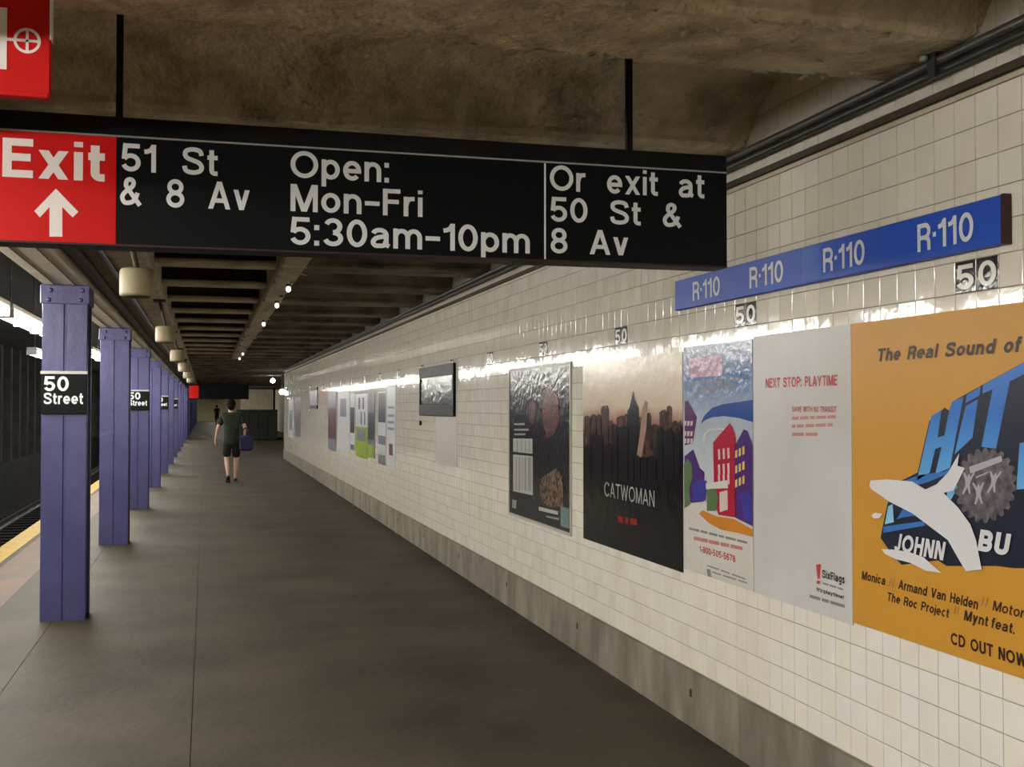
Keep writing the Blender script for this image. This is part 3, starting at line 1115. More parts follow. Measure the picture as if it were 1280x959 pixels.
# ================================================================== BLUE R-110 SIGN
bs = thing('car_stop_sign', 'long blue wall sign lettered R-110 four times', 'sign', (XW, 4.24, 2.165))
by0, by1, bz0, bz1 = 2.967, 5.52, 2.163, 2.319
MB().box(XW - 0.030, XW - 0.001, by0 + 0.004, by1, bz0, bz1, ch=0.003).build('board', 'blue', bs)
MB().box(XW - 0.031, XW - 0.001, by0, by0 + 0.014, bz0 - 0.001, bz1 + 0.001).build('end_trim', 'redbrown', bs)
bp_ = lambda a, b: (XW - 0.0315, a, b)
XB = XW - 0.031
for (u0, vb, u1, vt) in ((866, 380, 900, 350), (937, 363, 979, 332), (1029, 344, 1081, 306), (1147, 318, 1217, 281)):
    a0, b0 = on_wall(u0, vb, XB)
    _, b1 = on_wall(u0, vt, XB)
    a1, _ = on_wall(u1, vb, XB)
    fit_text('R\u00b7110', (a0, 2.193), a1, 0.097, bp_, 'bluewhite', bs, bold=0.022)
ya, yb = on_wall(1027, 330, XB)[0], on_wall(1003, 330, XB)[0]
MB().box(XW - 0.0308, XW - 0.028, ya, yb, bz0 + .012, bz1 - .004).build('faded_patch', 'blue_pale', bs)

# ================================================================== POSTERS
def pm(name, c, rough=0.22, bump=0.0015, bscale=16, c2=None, scale=8):
    return mat(name, c, c2, scale=scale, rough=rough, bump=bump, bscale=bscale, spec=0.25)


def poster(label, y0, y1, z0, z1, material, frame=None):
    t = thing('poster', label, 'poster', (XW, (y0 + y1) / 2, z0))
    MB().box(XW - 0.0062, XW - 0.0012, y0, y1, z0, z1).build('sheet', material, t)
    if frame:
        w = 0.022
        for (a, b, c, d) in ((y0 - w, y0, z0 - w, z1 + w), (y1, y1 + w, z0 - w, z1 + w), (y0, y1, z1, z1 + w), (y0, y1, z0 - w, z0)):
            MB().box(XW - 0.012, XW - 0.001, a, b, c, d).build('frame_strip', frame, t)
    return t


# --- orange record poster
O = pm('orange print', (0.56, 0.275, 0.035), rough=0.35, bump=0.0012, bscale=12)
INK = pm('dark brown ink', (0.035, 0.018, 0.012), rough=0.35, bump=0)
NAVY = pm('navy ink', (0.012, 0.016, 0.035), rough=0.35, bump=0)
PAPER = pm('torn white paper', (0.66, 0.66, 0.68), rough=0.6, bump=0.001)
PINK = pm('pale brown ink', (0.36, 0.19, 0.06), rough=0.4, bump=0)
GEAR = pm('grey violet ink', (0.06, 0.05, 0.06), rough=0.35, bump=0, c2=(0.17, 0.145, 0.165), scale=30)
GEARL = pm('pale gear ink', (0.42, 0.40, 0.42), rough=0.35, bump=0)
HITB = ramp_mat('blue letter ink', 2, [(0.40, (0.30, 0.60, 0.78)), (0.62, (0.10, 0.36, 0.72)), (0.82, (0.03, 0.16, 0.55)), (1.0, (0.05, 0.2, 0.6))], rough=0.35)
BLU2 = pm('mid blue ink', (0.04, 0.17, 0.50), rough=0.35, bump=0)
p = poster('orange record poster with blue letters, a gear and torn white patches', 2.35, 3.870, 0.812, 1.975, O)


def C5(x, y):                        # measured in a close view of the poster
    return 1090 + x * 190 / 675, 450 + y * 270 / 959


def poly5(name, pts, m, layer):
    return wall_poly(name, [C5(*q) for q in pts], m, p, layer)


poly5('letter_block', [(45, 790), (75, 640), (120, 545), (210, 500), (262, 270), (330, 212), (350, 225), (365, 185), (500, 110), (720, -10), (860, -80), (860, 925),
                       (640, 925), (560, 915), (340, 915), (300, 890), (140, 910), (100, 870)], NAVY, 1)
poly5('letter_h', [(272, 250), (318, 222), (300, 345), (330, 335), (350, 232), (365, 185), (415, 165), (355, 480), (290, 505), (318, 385), (290, 395), (265, 500), (208, 535)], HITB, 2)
poly5('letter_i', [(425, 205), (480, 175), (455, 345), (375, 420), (395, 330)], HITB, 2)
poly5('letter_i_dot', [(430, 155), (492, 118), (486, 158), (424, 192)], HITB, 2)
poly5('letter_t', [(502, 112), (720, -8), (720, 45), (622, 95), (560, 395), (495, 385), (545, 130), (500, 150)], HITB, 2)
poly5('letter_edge', [(665, 370), (860, 330), (860, 560), (650, 575)], HITB, 2)
poly5('letter_stroke', [(130, 545), (215, 512), (330, 495), (365, 480), (370, 495), (250, 545), (130, 575)], BLU2, 2)
poly5('letter_stroke', [(330, 525), (400, 495), (395, 520), (330, 545)], HITB, 2)
poly5('letter_stroke', [(60, 740), (240, 715), (245, 735), (58, 768)], BLU2, 2)
poly5('letter_stroke', [(80, 650), (100, 640), (105, 720), (65, 730)], HITB, 2)
poly5('letter_stroke', [(150, 655), (205, 690), (140, 700), (118, 708)], BLU2, 2)
poly5('letter_stroke', [(345, 560), (400, 545), (360, 620), (340, 610)], HITB, 2)
# gear
gc = (515, 555)
g_pts = []
for i in range(22):
    t0 = 2 * math.pi * i / 22
    for dt, rr_ in ((0.0, 122), (0.10, 140), (0.19, 140), (0.27, 122)):
        t = t0 + dt
        g_pts.append((gc[0] + rr_ * math.cos(t), gc[1] + rr_ * 1.2 * math.sin(t) - 8 * math.cos(t)))
poly5('gear', g_pts, GEAR, 3)
poly5('gear_banner', [(442, 475), (585, 425), (590, 450), (448, 505)], GEARL, 4)
poly5('gear_banner', [(470, 520), (540, 490), (520, 505), (475, 525)], GEARL, 4)


def figure5(x, y, s, lean):
    P = [(0, -14), (5, -30), (11, -30), (14, -14), (28, -40), (34, -36), (20, 2), (18, 22), (28, 60), (20, 62), (9, 32), (-4, 66), (-12, 62), (-2, 20), (-6, 0), (-22, -34), (-15, -38)]
    poly5('gear_figure', [(x + (a + lean * -b) * s, y + b * s) for a, b in P], GEARL, 5)


figure5(432, 535, 0.95, 0.15)
figure5(478, 580, 0.95, 0.0)
figure5(548, 530, 0.95, 0.25)
# torn paper
poly5('torn_paper', [(0, 560), (5, 535), (80, 530), (190, 540), (250, 575), (300, 552), (350, 500), (400, 415), (392, 470), (425, 480), (375, 580), (330, 590), (395, 655), (450, 730),
                     (475, 800), (500, 930), (430, 938), (395, 880), (350, 800), (270, 740), (190, 680), (90, 630), (10, 575)], PAPER, 6)
poly5('torn_paper', [(8, 690), (25, 678), (58, 683), (45, 702), (20, 704)], PAPER, 6)
poly5('torn_paper', [(55, 840), (110, 842), (175, 852), (240, 875), (320, 945), (250, 935), (180, 900), (120, 885), (70, 862)], PAPER, 6)
wall_text('JOHNN', 1121, 688, 1186, 666, PAPER, p, 5, bold=0.05, shear=0.25)
wall_text('BU', 1225, 688, 1268, 661, PAPER, p, 5, bold=0.07, shear=0.2)
wall_text('The  Real  Sound  of', 1100, 452, 1281, 436, INK, p, 2, bold=0.05, shear=0.2)
wall_text('Monica', 1079, 724, 1109, 713, INK, p, 2, bold=0.03, shear=0.2)
wall_text('//', 1113, 733, 1121, 722, PINK, p, 2, bold=0.0, shear=0.1)
wall_text('Armand  Van  Helden', 1125, 736, 1225, 724, INK, p, 2, bold=0.03, shear=0.2)
wall_text('//', 1229, 757, 1238, 745, PINK, p, 2, bold=0.0, shear=0.1)
wall_text('Motor', 1243, 763, 1284, 750, INK, p, 2, bold=0.015, shear=0.2)
wall_text('The  Roc  Project', 1112, 751, 1189, 740, INK, p, 2, bold=0.03, shear=0.2)
wall_text('//', 1194, 767, 1202, 756, PINK, p, 2, bold=0.0, shear=0.1)
wall_text('Mynt feat.', 1207, 775, 1271, 762, INK, p, 2, bold=0.03, shear=0.2)
wall_text('CD  OUT  NOW', 1191, 805, 1286, 790, INK, p, 2, bold=0.045)

# --- amusement park poster (the dancing mascot of the advertisement is left out)
GREYP = pm('pale grey print', (0.52, 0.50, 0.48), rough=0.3, bump=0.0012, bscale=10, c2=(0.58, 0.57, 0.57), scale=2)
RED = pm('red ink', (0.50, 0.05, 0.045), rough=0.35, bump=0)
REDP = pm('pale red ink', (0.50, 0.20, 0.18), rough=0.35, bump=0)
BLK = pm('black ink', (0.014, 0.013, 0.015), rough=0.35, bump=0)
GRY = pm('grey ink', (0.22, 0.21, 0.21), rough=0.4, bump=0)
p = poster('pale grey poster headed NEXT STOP: PLAYTIME in red', 3.873, 4.684, 0.80, 1.975, GREYP)
wall_text('NEXT  STOP:  PLAYTIME', 959, 485, 1049, 473, RED, p, 2, bold=0.03)


def small_line(u0, u1, v0, v1, h, m, words, parent):
    """a row of print too small to read: one bar for each word"""
    n = len(words)
    tot = sum(words) + 0.8 * (n - 1)
    s = 0
    for w in words:
        a, b = s / tot, (s + w) / tot
        ua, ub = u0 + (u1 - u0) * a, u0 + (u1 - u0) * b
        va, vb = v0 + (v1 - v0) * a, v0 + (v1 - v0) * b
        wall_poly('print_line', [(ua, va), (ub, vb), (ub, vb - h), (ua, va - h)], m, parent, 2)
        s += w + 0.8


wall_text('SAVE  WITH  NJ  TRANSIT', 992, 515, 1048, 508, RED, p, 2, bold=0.01)
small_line(992, 1047, 525, 523, 4, REDP, (4, 5, 3, 6, 5), p)
small_line(992, 1043, 535, 533, 4, REDP, (2, 4, 5, 6, 3), p)
small_line(992, 1024, 545, 545, 4, REDP, (6, 6), p)
wall_poly('exclamation_mark', [(1022, 706), (1028, 705), (1027, 723), (1024, 724)], RED, p, 2)
wall_poly('exclamation_mark', [(1023, 726), (1027, 726), (1027, 730), (1023, 730)], RED, p, 2)
wall_text('SixFlags', 1030, 722, 1058, 712, BLK, p, 2, bold=0.04)
small_line(1031, 1056, 730, 738, 2, GRY, (4, 5, 4), p)
wall_text("It's playtime!", 1023, 739, 1057, 734, BLK, p, 2, bold=0.02)
small_line(1014, 1058, 747, 760, 4, GRY, (6, 4, 8), p)

# --- illustrated street poster
SKY = ramp_mat('printed sky', 2, [(0.0, (0.58, 0.56, 0.50)), (0.36, (0.60, 0.58, 0.54)), (0.52, (0.52, 0.55, 0.58)), (0.80, (0.40, 0.46, 0.55)), (1.0, (0.12, 0.20, 0.42)), (1.165, (0.34, 0.38, 0.48))], rough=0.18, bump=0.003, bscale=22)
BRICK = pm('crimson ink', (0.40, 0.018, 0.045), bump=0)
PURP = pm('violet ink', (0.075, 0.03, 0.16), bump=0)
PLUM = pm('plum ink', (0.10, 0.035, 0.12), bump=0)
ROYAL = pm('royal blue ink', (0.018, 0.07, 0.30), bump=0)
VBLUE = pm('blue violet ink', (0.05, 0.045, 0.30), bump=0)
LITE = pm('lamp yellow ink', (0.70, 0.50, 0.16), bump=0)
PALEW = pm('pale window ink', (0.62, 0.48, 0.46), bump=0)
ORNG = pm('orange ink', (0.58, 0.22, 0.03), bump=0)
GREEN = pm('leaf green ink', (0.10, 0.17, 0.07), bump=0)
PALE = pm('pale paper ink', (0.62, 0.61, 0.58), bump=0.001)
ROSE = pm('faded rose ink', (0.42, 0.26, 0.36), rough=0.2, bump=0.003, bscale=25)
p = poster('illustrated street poster with red and violet houses under a blue sky', 4.692, 5.470, 0.80, 1.965, SKY)


def C1(x, y):
    return 850 + x / 5.99, 430 + y / 5.99


def C2(x, y):
    return 850 + x / 5.99, 580 + y / 5.99


def art(name, pts, m, layer=2, f=C1):
    return wall_poly(name, [f(*q) for q in pts], m, p, layer)


art('sky_ribbon', [(165, 600), (190, 540), (250, 480), (330, 452), (450, 435), (558, 418), (558, 585), (450, 555), (340, 540), (250, 550), (200, 570)], ROYAL, 2)
art('sky_swirl', [(180, 720), (190, 670), (230, 640), (300, 628), (380, 640), (380, 650), (300, 640), (235, 652), (205, 680), (195, 740), (230, 800), (220, 805)], PALE, 3)
art('heading_panel', [(75, 105), (300, 82), (330, 100), (330, 240), (75, 252)], ROSE, 2)
small_line(862, 926, 482, 476, 3, GRY, (4, 5, 3, 6), p)
small_line(874, 921, 489, 484, 3, GRY, (3, 5, 4), p)
art('left_house', [(45, 430), (70, 425), (138, 548), (105, 745), (45, 760)], PLUM, 2)
for r_, yy in enumerate((578, 655, 710)):
    for c_, xx in enumerate((42, 66, 90)):
        art('window', [(xx, yy), (xx + 18, yy - 2), (xx + 14, yy + 34), (xx - 2, yy + 36)], PALEW, 3)
art('side_house', [(45, 840), (110, 790), (160, 930), (195, 960), (190, 1180), (95, 1190), (45, 1120)], PURP, 3)
art('side_house', [(100, 1050), (175, 1010), (215, 1030), (205, 1170), (110, 1180)], VBLUE, 4)
art('tree', [(42, 900), (70, 860), (100, 900), (105, 1000), (80, 1080), (90, 1200), (45, 1230)], GREEN, 4)
art('red_house', [(260, 740), (300, 690), (385, 595), (405, 620), (430, 700), (430, 1300), (300, 1280), (270, 1180)], BRICK, 4)
art('violet_house', [(425, 760), (490, 640), (520, 650), (558, 760), (558, 1365), (425, 1300)], PURP, 4)
art('violet_wall', [(460, 1130), (520, 1100), (555, 1150), (558, 1320), (500, 1330)], VBLUE, 5)
for yy in (790, 905, 895 + 90):
    for xx in (290, 325, 360):
        sl = -0.14 * (xx - 290)
        art('window', [(xx + 8, yy + sl), (xx + 24, yy - 4 + sl), (xx + 26, yy + 74 + sl), (xx + 12, yy + 78 + sl)], PALEW, 5)
for yy in (800, 915, 1020):
    for xx in (428, 455, 482):
        sl = -0.9 * (xx - 428)
        art('window', [(xx, yy + sl * .6), (xx + 16, yy - 8 + sl * .6), (xx + 16, yy + 48 + sl * .5), (xx, yy + 56 + sl * .5)], LITE, 5)
art('doorway', [(310, 1110), (370, 1095), (372, 1240), (312, 1260)], PALEW, 5)
art('bush', [(215, 1090), (280, 1080), (300, 1150), (285, 1250), (215, 1250)], GREEN, 5)
art('awning', [(208, 1045), (370, 1020), (375, 1080), (210, 1086)], PALE, 6)
art('street', [(155, 1270), (185, 1245), (290, 1290), (420, 1310), (558, 1388), (560, 1445), (470, 1420), (320, 1390), (230, 1340)], ORNG, 6)
small_line(863, 936, 662, 680, 3, GRY, (6, 4, 5, 3, 6, 6), p)
small_line(869, 930, 675, 688, 4.5, REDP, (8, 6, 5, 7), p)
wall_text('1-800-505-5678', 876, 690, 921, 682, RED, p, 2, bold=0.02)
small_line(886, 934, 708, 725, 2, GRY, (5, 4, 6), p)
small_line(892, 936, 716, 730, 2, GRY, (4, 6, 4), p)
wall_poly('print_mark', [(885, 711), (890, 712), (891, 722), (886, 720)], GRY, p, 2)

# --- film poster
FILM = ramp_mat('film poster print', 2, [(0.0, (0.005, 0.0045, 0.0045)), (0.5, (0.006, 0.005, 0.005)), (0.64, (0.035, 0.018, 0.014)), (0.76, (0.36, 0.17, 0.12)), (0.85, (0.62, 0.50, 0.38)), (1.17, (0.74, 0.68, 0.54))],
                rough=0.2, noise=-0.06, nscale=7, bump=0.0025, bscale=9)
SIL = pm('silhouette ink', (0.006, 0.005, 0.006), rough=0.22)
SIL2 = pm('brown silhouette ink', (0.10, 0.045, 0.035), rough=0.22, c2=(0.02, 0.01, 0.01), scale=12)
GLOWB = pm('pale tower ink', (0.34, 0.21, 0.15), rough=0.22, bump=0)
TITLE = pm('silver title ink', (0.32, 0.31, 0.30), rough=0.3, bump=0)
DRED = pm('deep red ink', (0.22, 0.008, 0.006), rough=0.3, bump=0)
p = poster('dark film poster with a dusk skyline and the title CATWOMAN', 5.482, 7.095, 0.775, 1.945, FILM)


def C4(x, y):
    return 720 + x * 240 / 719, 420 + y * 320 / 959


def art4(name, pts, m, layer=2):
    return wall_poly(name, [C4(*q) for q in pts], m, p, layer)


rk = random.Random(11)
xs = 36.0
while xs < 400:                      # back row of hazy towers
    w = rk.uniform(16, 34)
    x2 = min(xs + w, 404)
    h = rk.uniform(255, 330)
    art4('tower', [(xs, h + 8), (xs + w * .3, h), (x2 - w * .2, h + rk.uniform(-6, 6)), (x2, h + 12), (x2, 470), (xs, 470)], SIL2, 2)
    xs = x2 - 2
art4('lit_tower', [(254, 275), (264, 240), (274, 250), (268, 350), (250, 455), (232, 450), (244, 370)], GLOWB, 3)
art4('spire', [(203, 400), (204, 275), (212, 240), (219, 205), (226, 240), (240, 270), (238, 395), (230, 470), (170, 490)], SIL, 4)
xs = 36.0
while xs < 400:                      # front row in silhouette
    w = rk.uniform(22, 46)
    x2 = min(xs + w, 404)
    h = rk.uniform(330, 430) if not (40 < xs < 60) else 300
    if 190 < xs < 275:
        h = 455
    art4('tower', [(xs, h), (x2 - w * .4, h - rk.uniform(0, 18)), (x2, h + 6), (x2, 540), (xs, 540)], SIL, 5)
    xs = x2 - 2
wall_text('CATWOMAN', 757, 620, 820, 602, TITLE, p, 3, bold=0.0)
small_line(774, 798, 653, 657, 8, DRED, (3, 2, 4), p)

# --- dark thriller poster in a frame
NIGHT = pm('night print', (0.006, 0.006, 0.007), rough=0.2, bump=0.004, bscale=18, c2=(0.022, 0.023, 0.026), scale=5)
BAR = pm('pale title ink', (0.42, 0.41, 0.38), rough=0.3, bump=0.001)
RUST = pm('rust ink', (0.14, 0.035, 0.03), rough=0.25, c2=(0.05, 0.02, 0.02), scale=14)
TANB = pm('tan ink', (0.22, 0.14, 0.09), rough=0.25, c2=(0.02, 0.014, 0.012), scale=34)
TEAL = pm('teal ink', (0.14, 0.22, 0.23), rough=0.3, bump=0)
STEEL = pm('dull frame', (0.45, 0.43, 0.37), rough=0.3)
fy1, fz0a = on_wall(638, 640)
fy0, _ = on_wall(714, 664)
p = poster('black poster with a pale boxed title and rust-red streaks in a thin frame', fy0, fy1, 0.78, 1.945, NIGHT, STEEL)


def C3(x, y):
    return 630 + x / 4.36, 450 + y / 4.36


def art3(name, pts, m, layer=2):
    return wall_poly(name, [C3(*q) for q in pts], m, p, layer)


art3('streak', [(215, 170), (250, 150), (300, 200), (305, 330), (285, 400), (240, 430), (215, 330)], RUST, 2)
art3('streak', [(140, 250), (160, 215), (180, 250), (170, 350), (148, 345)], RUST, 2)
art3('tan_scene', [(245, 620), (290, 590), (325, 640), (330, 800), (245, 800), (205, 760), (200, 650)], TANB, 2)
art3('title_box', [(55, 428), (160, 430), (160, 512), (55, 500)], BAR, 2)
art3('title_box', [(55, 515), (162, 525), (162, 738), (55, 715)], BAR, 2)
for xx, w in ((70, 5), (86, 7), (104, 4), (118, 8), (138, 9), (150, 4)):
    art3('title_stroke', [(xx, 530), (xx + w, 531), (xx + w, 715), (xx, 712)], GRY, 3)
for xx in (75, 98, 120, 142):
    art3('title_stroke', [(xx, 436), (xx + 5, 437), (xx + 5, 503), (xx, 501)], GRY, 3)
for yy, xe in ((350, 118), (380, 140), (405, 122)):
    art3('print_line', [(60, yy - 4), (xe, yy - 6), (xe, yy + 6), (60, yy + 5)], GRY, 2)
art3('print_line', [(195, 800), (300, 825), (300, 845), (195, 820)], BAR, 2)
art3('print_line', [(235, 848), (305, 862), (305, 874), (235, 858)], GRY, 2)
art3('teal_label', [(315, 800), (362, 808), (362, 920), (315, 905)], TEAL, 3)
art3('print_mark', [(50, 760), (75, 765), (70, 812), (48, 805)], GRY, 2)

# --- black framed notice and the grey patch under it
ny1, nz1 = on_wall(527, 461)
ny0, _ = on_wall(570, 452)
nz0 = on_wall(550, 520)[1]
NOTE = pm('glazed notice', (0.05, 0.05, 0.052), rough=0.16, bump=0.005, bscale=14)
t = thing('framed_notice', 'black framed glazed notice mounted high on the tiled wall', 'notice', (XW, (ny0 + ny1) / 2, nz0))
MB().box(XW - 0.02, XW - 0.001, ny0 + 0.05, ny1 - 0.05, nz0 + 0.1, nz1 - 0.10).build('glazing', NOTE, t)
for (a, b, c, d) in ((ny0, ny0 + 0.055, nz0, nz1), (ny1 - 0.055, ny1, nz0, nz1), (ny0 + 0.055, ny1 - 0.055, nz0, nz0 + 0.12), (ny0 + 0.055, ny1 - 0.055, nz1 - 0.12, nz1)):
    MB().box(XW - 0.03, XW - 0.001, a, b, c, d, ch=0.003).build('frame_strip', 'black', t)
PATCH = pm('greyed tile patch', (0.50, 0.47, 0.42), rough=0.4)
gy1, gz1 = on_wall(545, 522)
gy0, gz0 = on_wall(572, 585)
tag(MB().box(XW - 0.004, XW - 0.001, gy0, gy1, gz0, gz1).build('blank_panel', PATCH, loc=(XW, gy0, gz0)), 'plain pale grey panel on the tiles under the black framed notice', 'panel')
cy_, cz_ = on_wall(526.5, 529)
tag(MB().ball((XW - 0.01, cy_, cz_), 0.014, 0.05, 0.03).build('wall_bracket', 'hole', loc=(XW - 0.01, cy_, cz_)), 'small dark bracket on the tiles below the framed notice', 'bracket')

# --- the cluster of far posters
def far_poster(label, u0, u1, v0, v1, material, pieces):
    """u0,u1 picture columns; v0,v1 top and bottom rows at the left edge; pieces are fractions of the sheet"""
    y1, z1 = on_wall(u0, v0)
    y0, _ = on_wall(u1, v0)
    z0 = on_wall(u0, v1)[1]
    q = poster(label, y0, y1, z0, z1, material)
    for i_, (nm, a, b, c, d, m) in enumerate(pieces):
        x = XW - 0.0072 - 0.0006 * i_
        MB().box(x, x + 0.001, y1 + (y0 - y1) * b, y1 + (y0 - y1) * a, z1 + (z0 - z1) * d, z1 + (z0 - z1) * c).build(nm, m, q)
    return q


FW = pm('far white print', (0.60, 0.60, 0.62), rough=0.3)
FG = pm('far grey print', (0.22, 0.22, 0.23), rough=0.3, c2=(0.10, 0.10, 0.11), scale=3)
FD = pm('far dark print', (0.04, 0.04, 0.045), rough=0.3)
FGR = pm('far lime print', (0.28, 0.42, 0.03), rough=0.3)
FR = pm('far rust print', (0.20, 0.07, 0.06), rough=0.3, c2=(0.07, 0.05, 0.06), scale=4)
FB = pm('far slate print', (0.20, 0.21, 0.27), rough=0.3)
far_poster('tall white poster of short grey lines beside the framed notice', 484, 495, 482, 582, FW,
           [('print_line', .15, .85, a, a + .03, FB) for a in (.26, .36, .44, .52)] + [('picture', .3, .7, .72, .86, FR)])
far_poster('narrow poster with dark picture blocks left of the white lined poster', 473, 483, 490, 580, FW,
           [('picture', .05, .95, .02, .42, FD), ('picture', .05, .95, .60, .72, FB), ('picture', .05, .95, .86, .99, FG)])
far_poster('dark grey and green poster right of the lime one', 460, 469, 492, 571, FG, [('picture', .1, .9, .3, .72, FD), ('picture', .1, .9, .8, 1, FGR)])
far_poster('white poster with a lime green lower half', 445, 460, 493, 570, FW, [('picture', 0, 1, .52, 1, FGR), ('print_line', .25, .40, .06, .24, FD), ('print_line', .6, .72, .06, .24, FD),
           ('print_block', .15, .8, .56, .74, FB), ('print_line', .45, .55, .28, .48, FG), ('print_line', .75, .83, .28, .48, FG)])
far_poster('thin poster with dark picture left of the lime green one', 438, 444, 492, 562, FW, [('picture', .05, .95, .25, .7, FD), ('picture', .1, .9, .9, 1, FG)])
far_poster('white poster with a faded square picture', 423, 437, 490, 563, FW, [('picture', .2, .75, .12, .42, FB)])
far_poster('dark rust and slate poster at the left of the far poster cluster', 410.5, 420.5, 490, 562, FR, [('picture', 0, 1, .80, 1, FB), ('picture', 0, 1, 0, .28, FB)])
far_poster('pale blue-grey poster farthest along the wall', 369, 376, 497, 545, FB, [('picture', .1, .9, .1, .9, FG)])
far_poster('pale poster next to the farthest blue-grey one', 361, 367, 499, 546, FW, [('picture', .2, .8, .3, .8, FB)])
y1, z1 = on_wall(388.5, 485)
y0, _ = on_wall(397.5, 485)
z0 = on_wall(388, 511)[1]
t = thing('framed_notice', 'small grey framed notice far down the tiled wall', 'notice', (XW, (y0 + y1) / 2, z0))
MB().box(XW - 0.02, XW - 0.001, y0, y1, z0 + 0.08, z1 - 0.08).build('glazing', FG, t)
MB().box(XW - 0.03, XW - 0.001, y0, y1, z0, z0 + 0.08).build('frame_strip', 'black', t)
MB().box(XW - 0.03, XW - 0.001, y0, y1, z1 - 0.08, z1).build('frame_strip', 'black', t)

# ================================================================== PIPES
def pipe(name, label, x, z, r, y0, y1, m, clips=None):
    t = thing(name, label, 'pipe', (x, y0, z))
    MB().tube((x, y0, z), (x, y1, z), r, n=14).build('pipe', m, t)
    y = y0 + 0.4
    while clips and y < y1:
        clips(t, y)
        y += BEAM_P * 1.0 if y < 12 else BEAM_P * 2
    return t


def clip_wall(t, y):
    x, z = t.location.x, t.location.z
    MB().box(x - 0.045, XW + 0.0, y, y + 0.05, z + 0.024, z + 0.034).build('clip', 'pipe', t)


pipe('conduit', 'grey steel conduit running along the top of the tiled wall', XW - 0.045, 2.826, 0.018, Y_BACK, Y_WALL_END, 'steelpipe')
pipe('conduit', 'black conduit just under the grey one along the tiled wall', XW - 0.040, 2.789, 0.015, Y_BACK, Y_WALL_END, 'pipe')
for (y, lab) in ((3.27, 'dark clamp holding the wall conduits under the nearest beam'),):
    t = thing('pipe_clamp', lab, 'clamp', (XW - 0.05, y, 2.8))
    MB().box(XW - 0.075, XW - 0.026, y - 0.03, y + 0.03, 2.8455, 2.8492).build('saddle', 'pipe', t)
    MB().box(XW - 0.072, XW - 0.0655, y - 0.02, y + 0.02, 2.765, 2.8492).build('strap', 'pipe', t)
    MB().ball((XW - 0.085, y + 0.02, 2.838), 0.012, 0.018, 0.011).build('bolt', 'silver', t)
pipe('ceiling_pipe', 'thick dark pipe running beside the column girder', -0.835, 2.665, 0.042, 4.7, 75, 'brown')
pipe('ceiling_pipe', 'thin dark conduit between the thick pipe and the beige fixtures', -0.70, 2.715, 0.022, 4.7, 75, 'pipe')

# ================================================================== BEIGE CYLINDRICAL CEILING FIXTURES
fx_names = ['nearest', 'second', 'third', 'fourth', 'fifth', 'sixth']


def make_can():
    t = thing('ceiling_speaker', '', 'fixture', (-0.40, 7.05, 2.31))
    x, y, z = t.location
    MB().lathe((x, y, z), [(0.085, 0), (0.098, 0.006), (0.1, 0.02), (0.1, 0.15), (0.092, 0.165), (0.03, 0.172)], n=24).build('can', 'beige', t)
    MB().lathe((x, y, z - 0.004), [(0.07, 0), (0.078, 0.004), (0.078, 0.008)], n=20).build('grille', 'brown', t)
    MB().tube((x, y, z + 0.165), (x - 0.06, y, BEAM_Z - 0.10), 0.016, n=10).build('stem', 'brown', t)
    MB().box(x - 0.12, x + 0.0, y - 0.05, y + 0.05, BEAM_Z - 0.125, BEAM_Z - 0.101).build('mount', 'brown', t)
    return t


can0 = make_can()
for i in range(6):
    o = can0 if i == 0 else copy_tree(can0)
    o.location.y = 7.05 + i * COL_P
    o['label'] = '%s beige cylindrical fixture hanging under the ceiling edge beam' % fx_names[i]

# pale spots on the peeling girder, added as small glowing bulbs
for i, (u, v) in enumerate(((354.6, 358), (345, 379), (330, 403), (303, 441), (298, 447))):
    d = ray(u, v)
    t_ = (BEAM_Z - 0.075 - CAM_H) / d[2]
    yb_ = d[1] * t_
    x = GX1 - 0.06
    t = thing('added_bulb', '%s small pale spot under the peeling ceiling girder, added as a bulb' % ordn[i], 'bulb', (x, yb_, BEAM_Z - 0.11))
    MB().ball((x, yb_, BEAM_Z - 0.10), 0.024, 0.024, 0.03).build('glass', 'paleglass', t)
    MB().tube((x, yb_, BEAM_Z - 0.075), (x, yb_, BEAM_Z - 0.048), 0.022).build('socket', 'brown', t)

# ================================================================== PEOPLE
def skin_obj(name, joints, edges, material, parent, sub=2):
    """joints: (x, y, z, rx, ry) in world-relative metres of the parent; first joint is the root"""
    me = bpy.data.meshes.new(name)
    me.from_pydata([j[:3] for j in joints], edges, [])
    o = bpy.data.objects.new(name, me)
    COL.objects.link(o)
    sk = o.modifiers.new('s', 'SKIN')
    if not me.skin_vertices:
        me.attributes.new('skin', 'FLOAT', 'POINT')
    for i, j in enumerate(joints):
        sv = me.skin_vertices[0].data[i]
        sv.radius = (j[3], j[4] if len(j) > 4 else j[3])
        sv.use_root = (i == 0)
    ss = o.modifiers.new('u', 'SUBSURF')
    ss.levels = sub
    ss.render_levels = sub
    dg = bpy.context.evaluated_depsgraph_get()
    ev = bpy.data.meshes.new_from_object(o.evaluated_get(dg))
    ev.materials.clear()
    ev.materials.append(M[material])
    for p_ in ev.polygons:
        p_.use_smooth = True
    ev.name = name
    bpy.data.objects.remove(o)
    bpy.data.meshes.remove(me)
    ob = bpy.data.objects.new(name, ev)
    COL.objects.link(ob)
    ob.parent = parent
    return ob


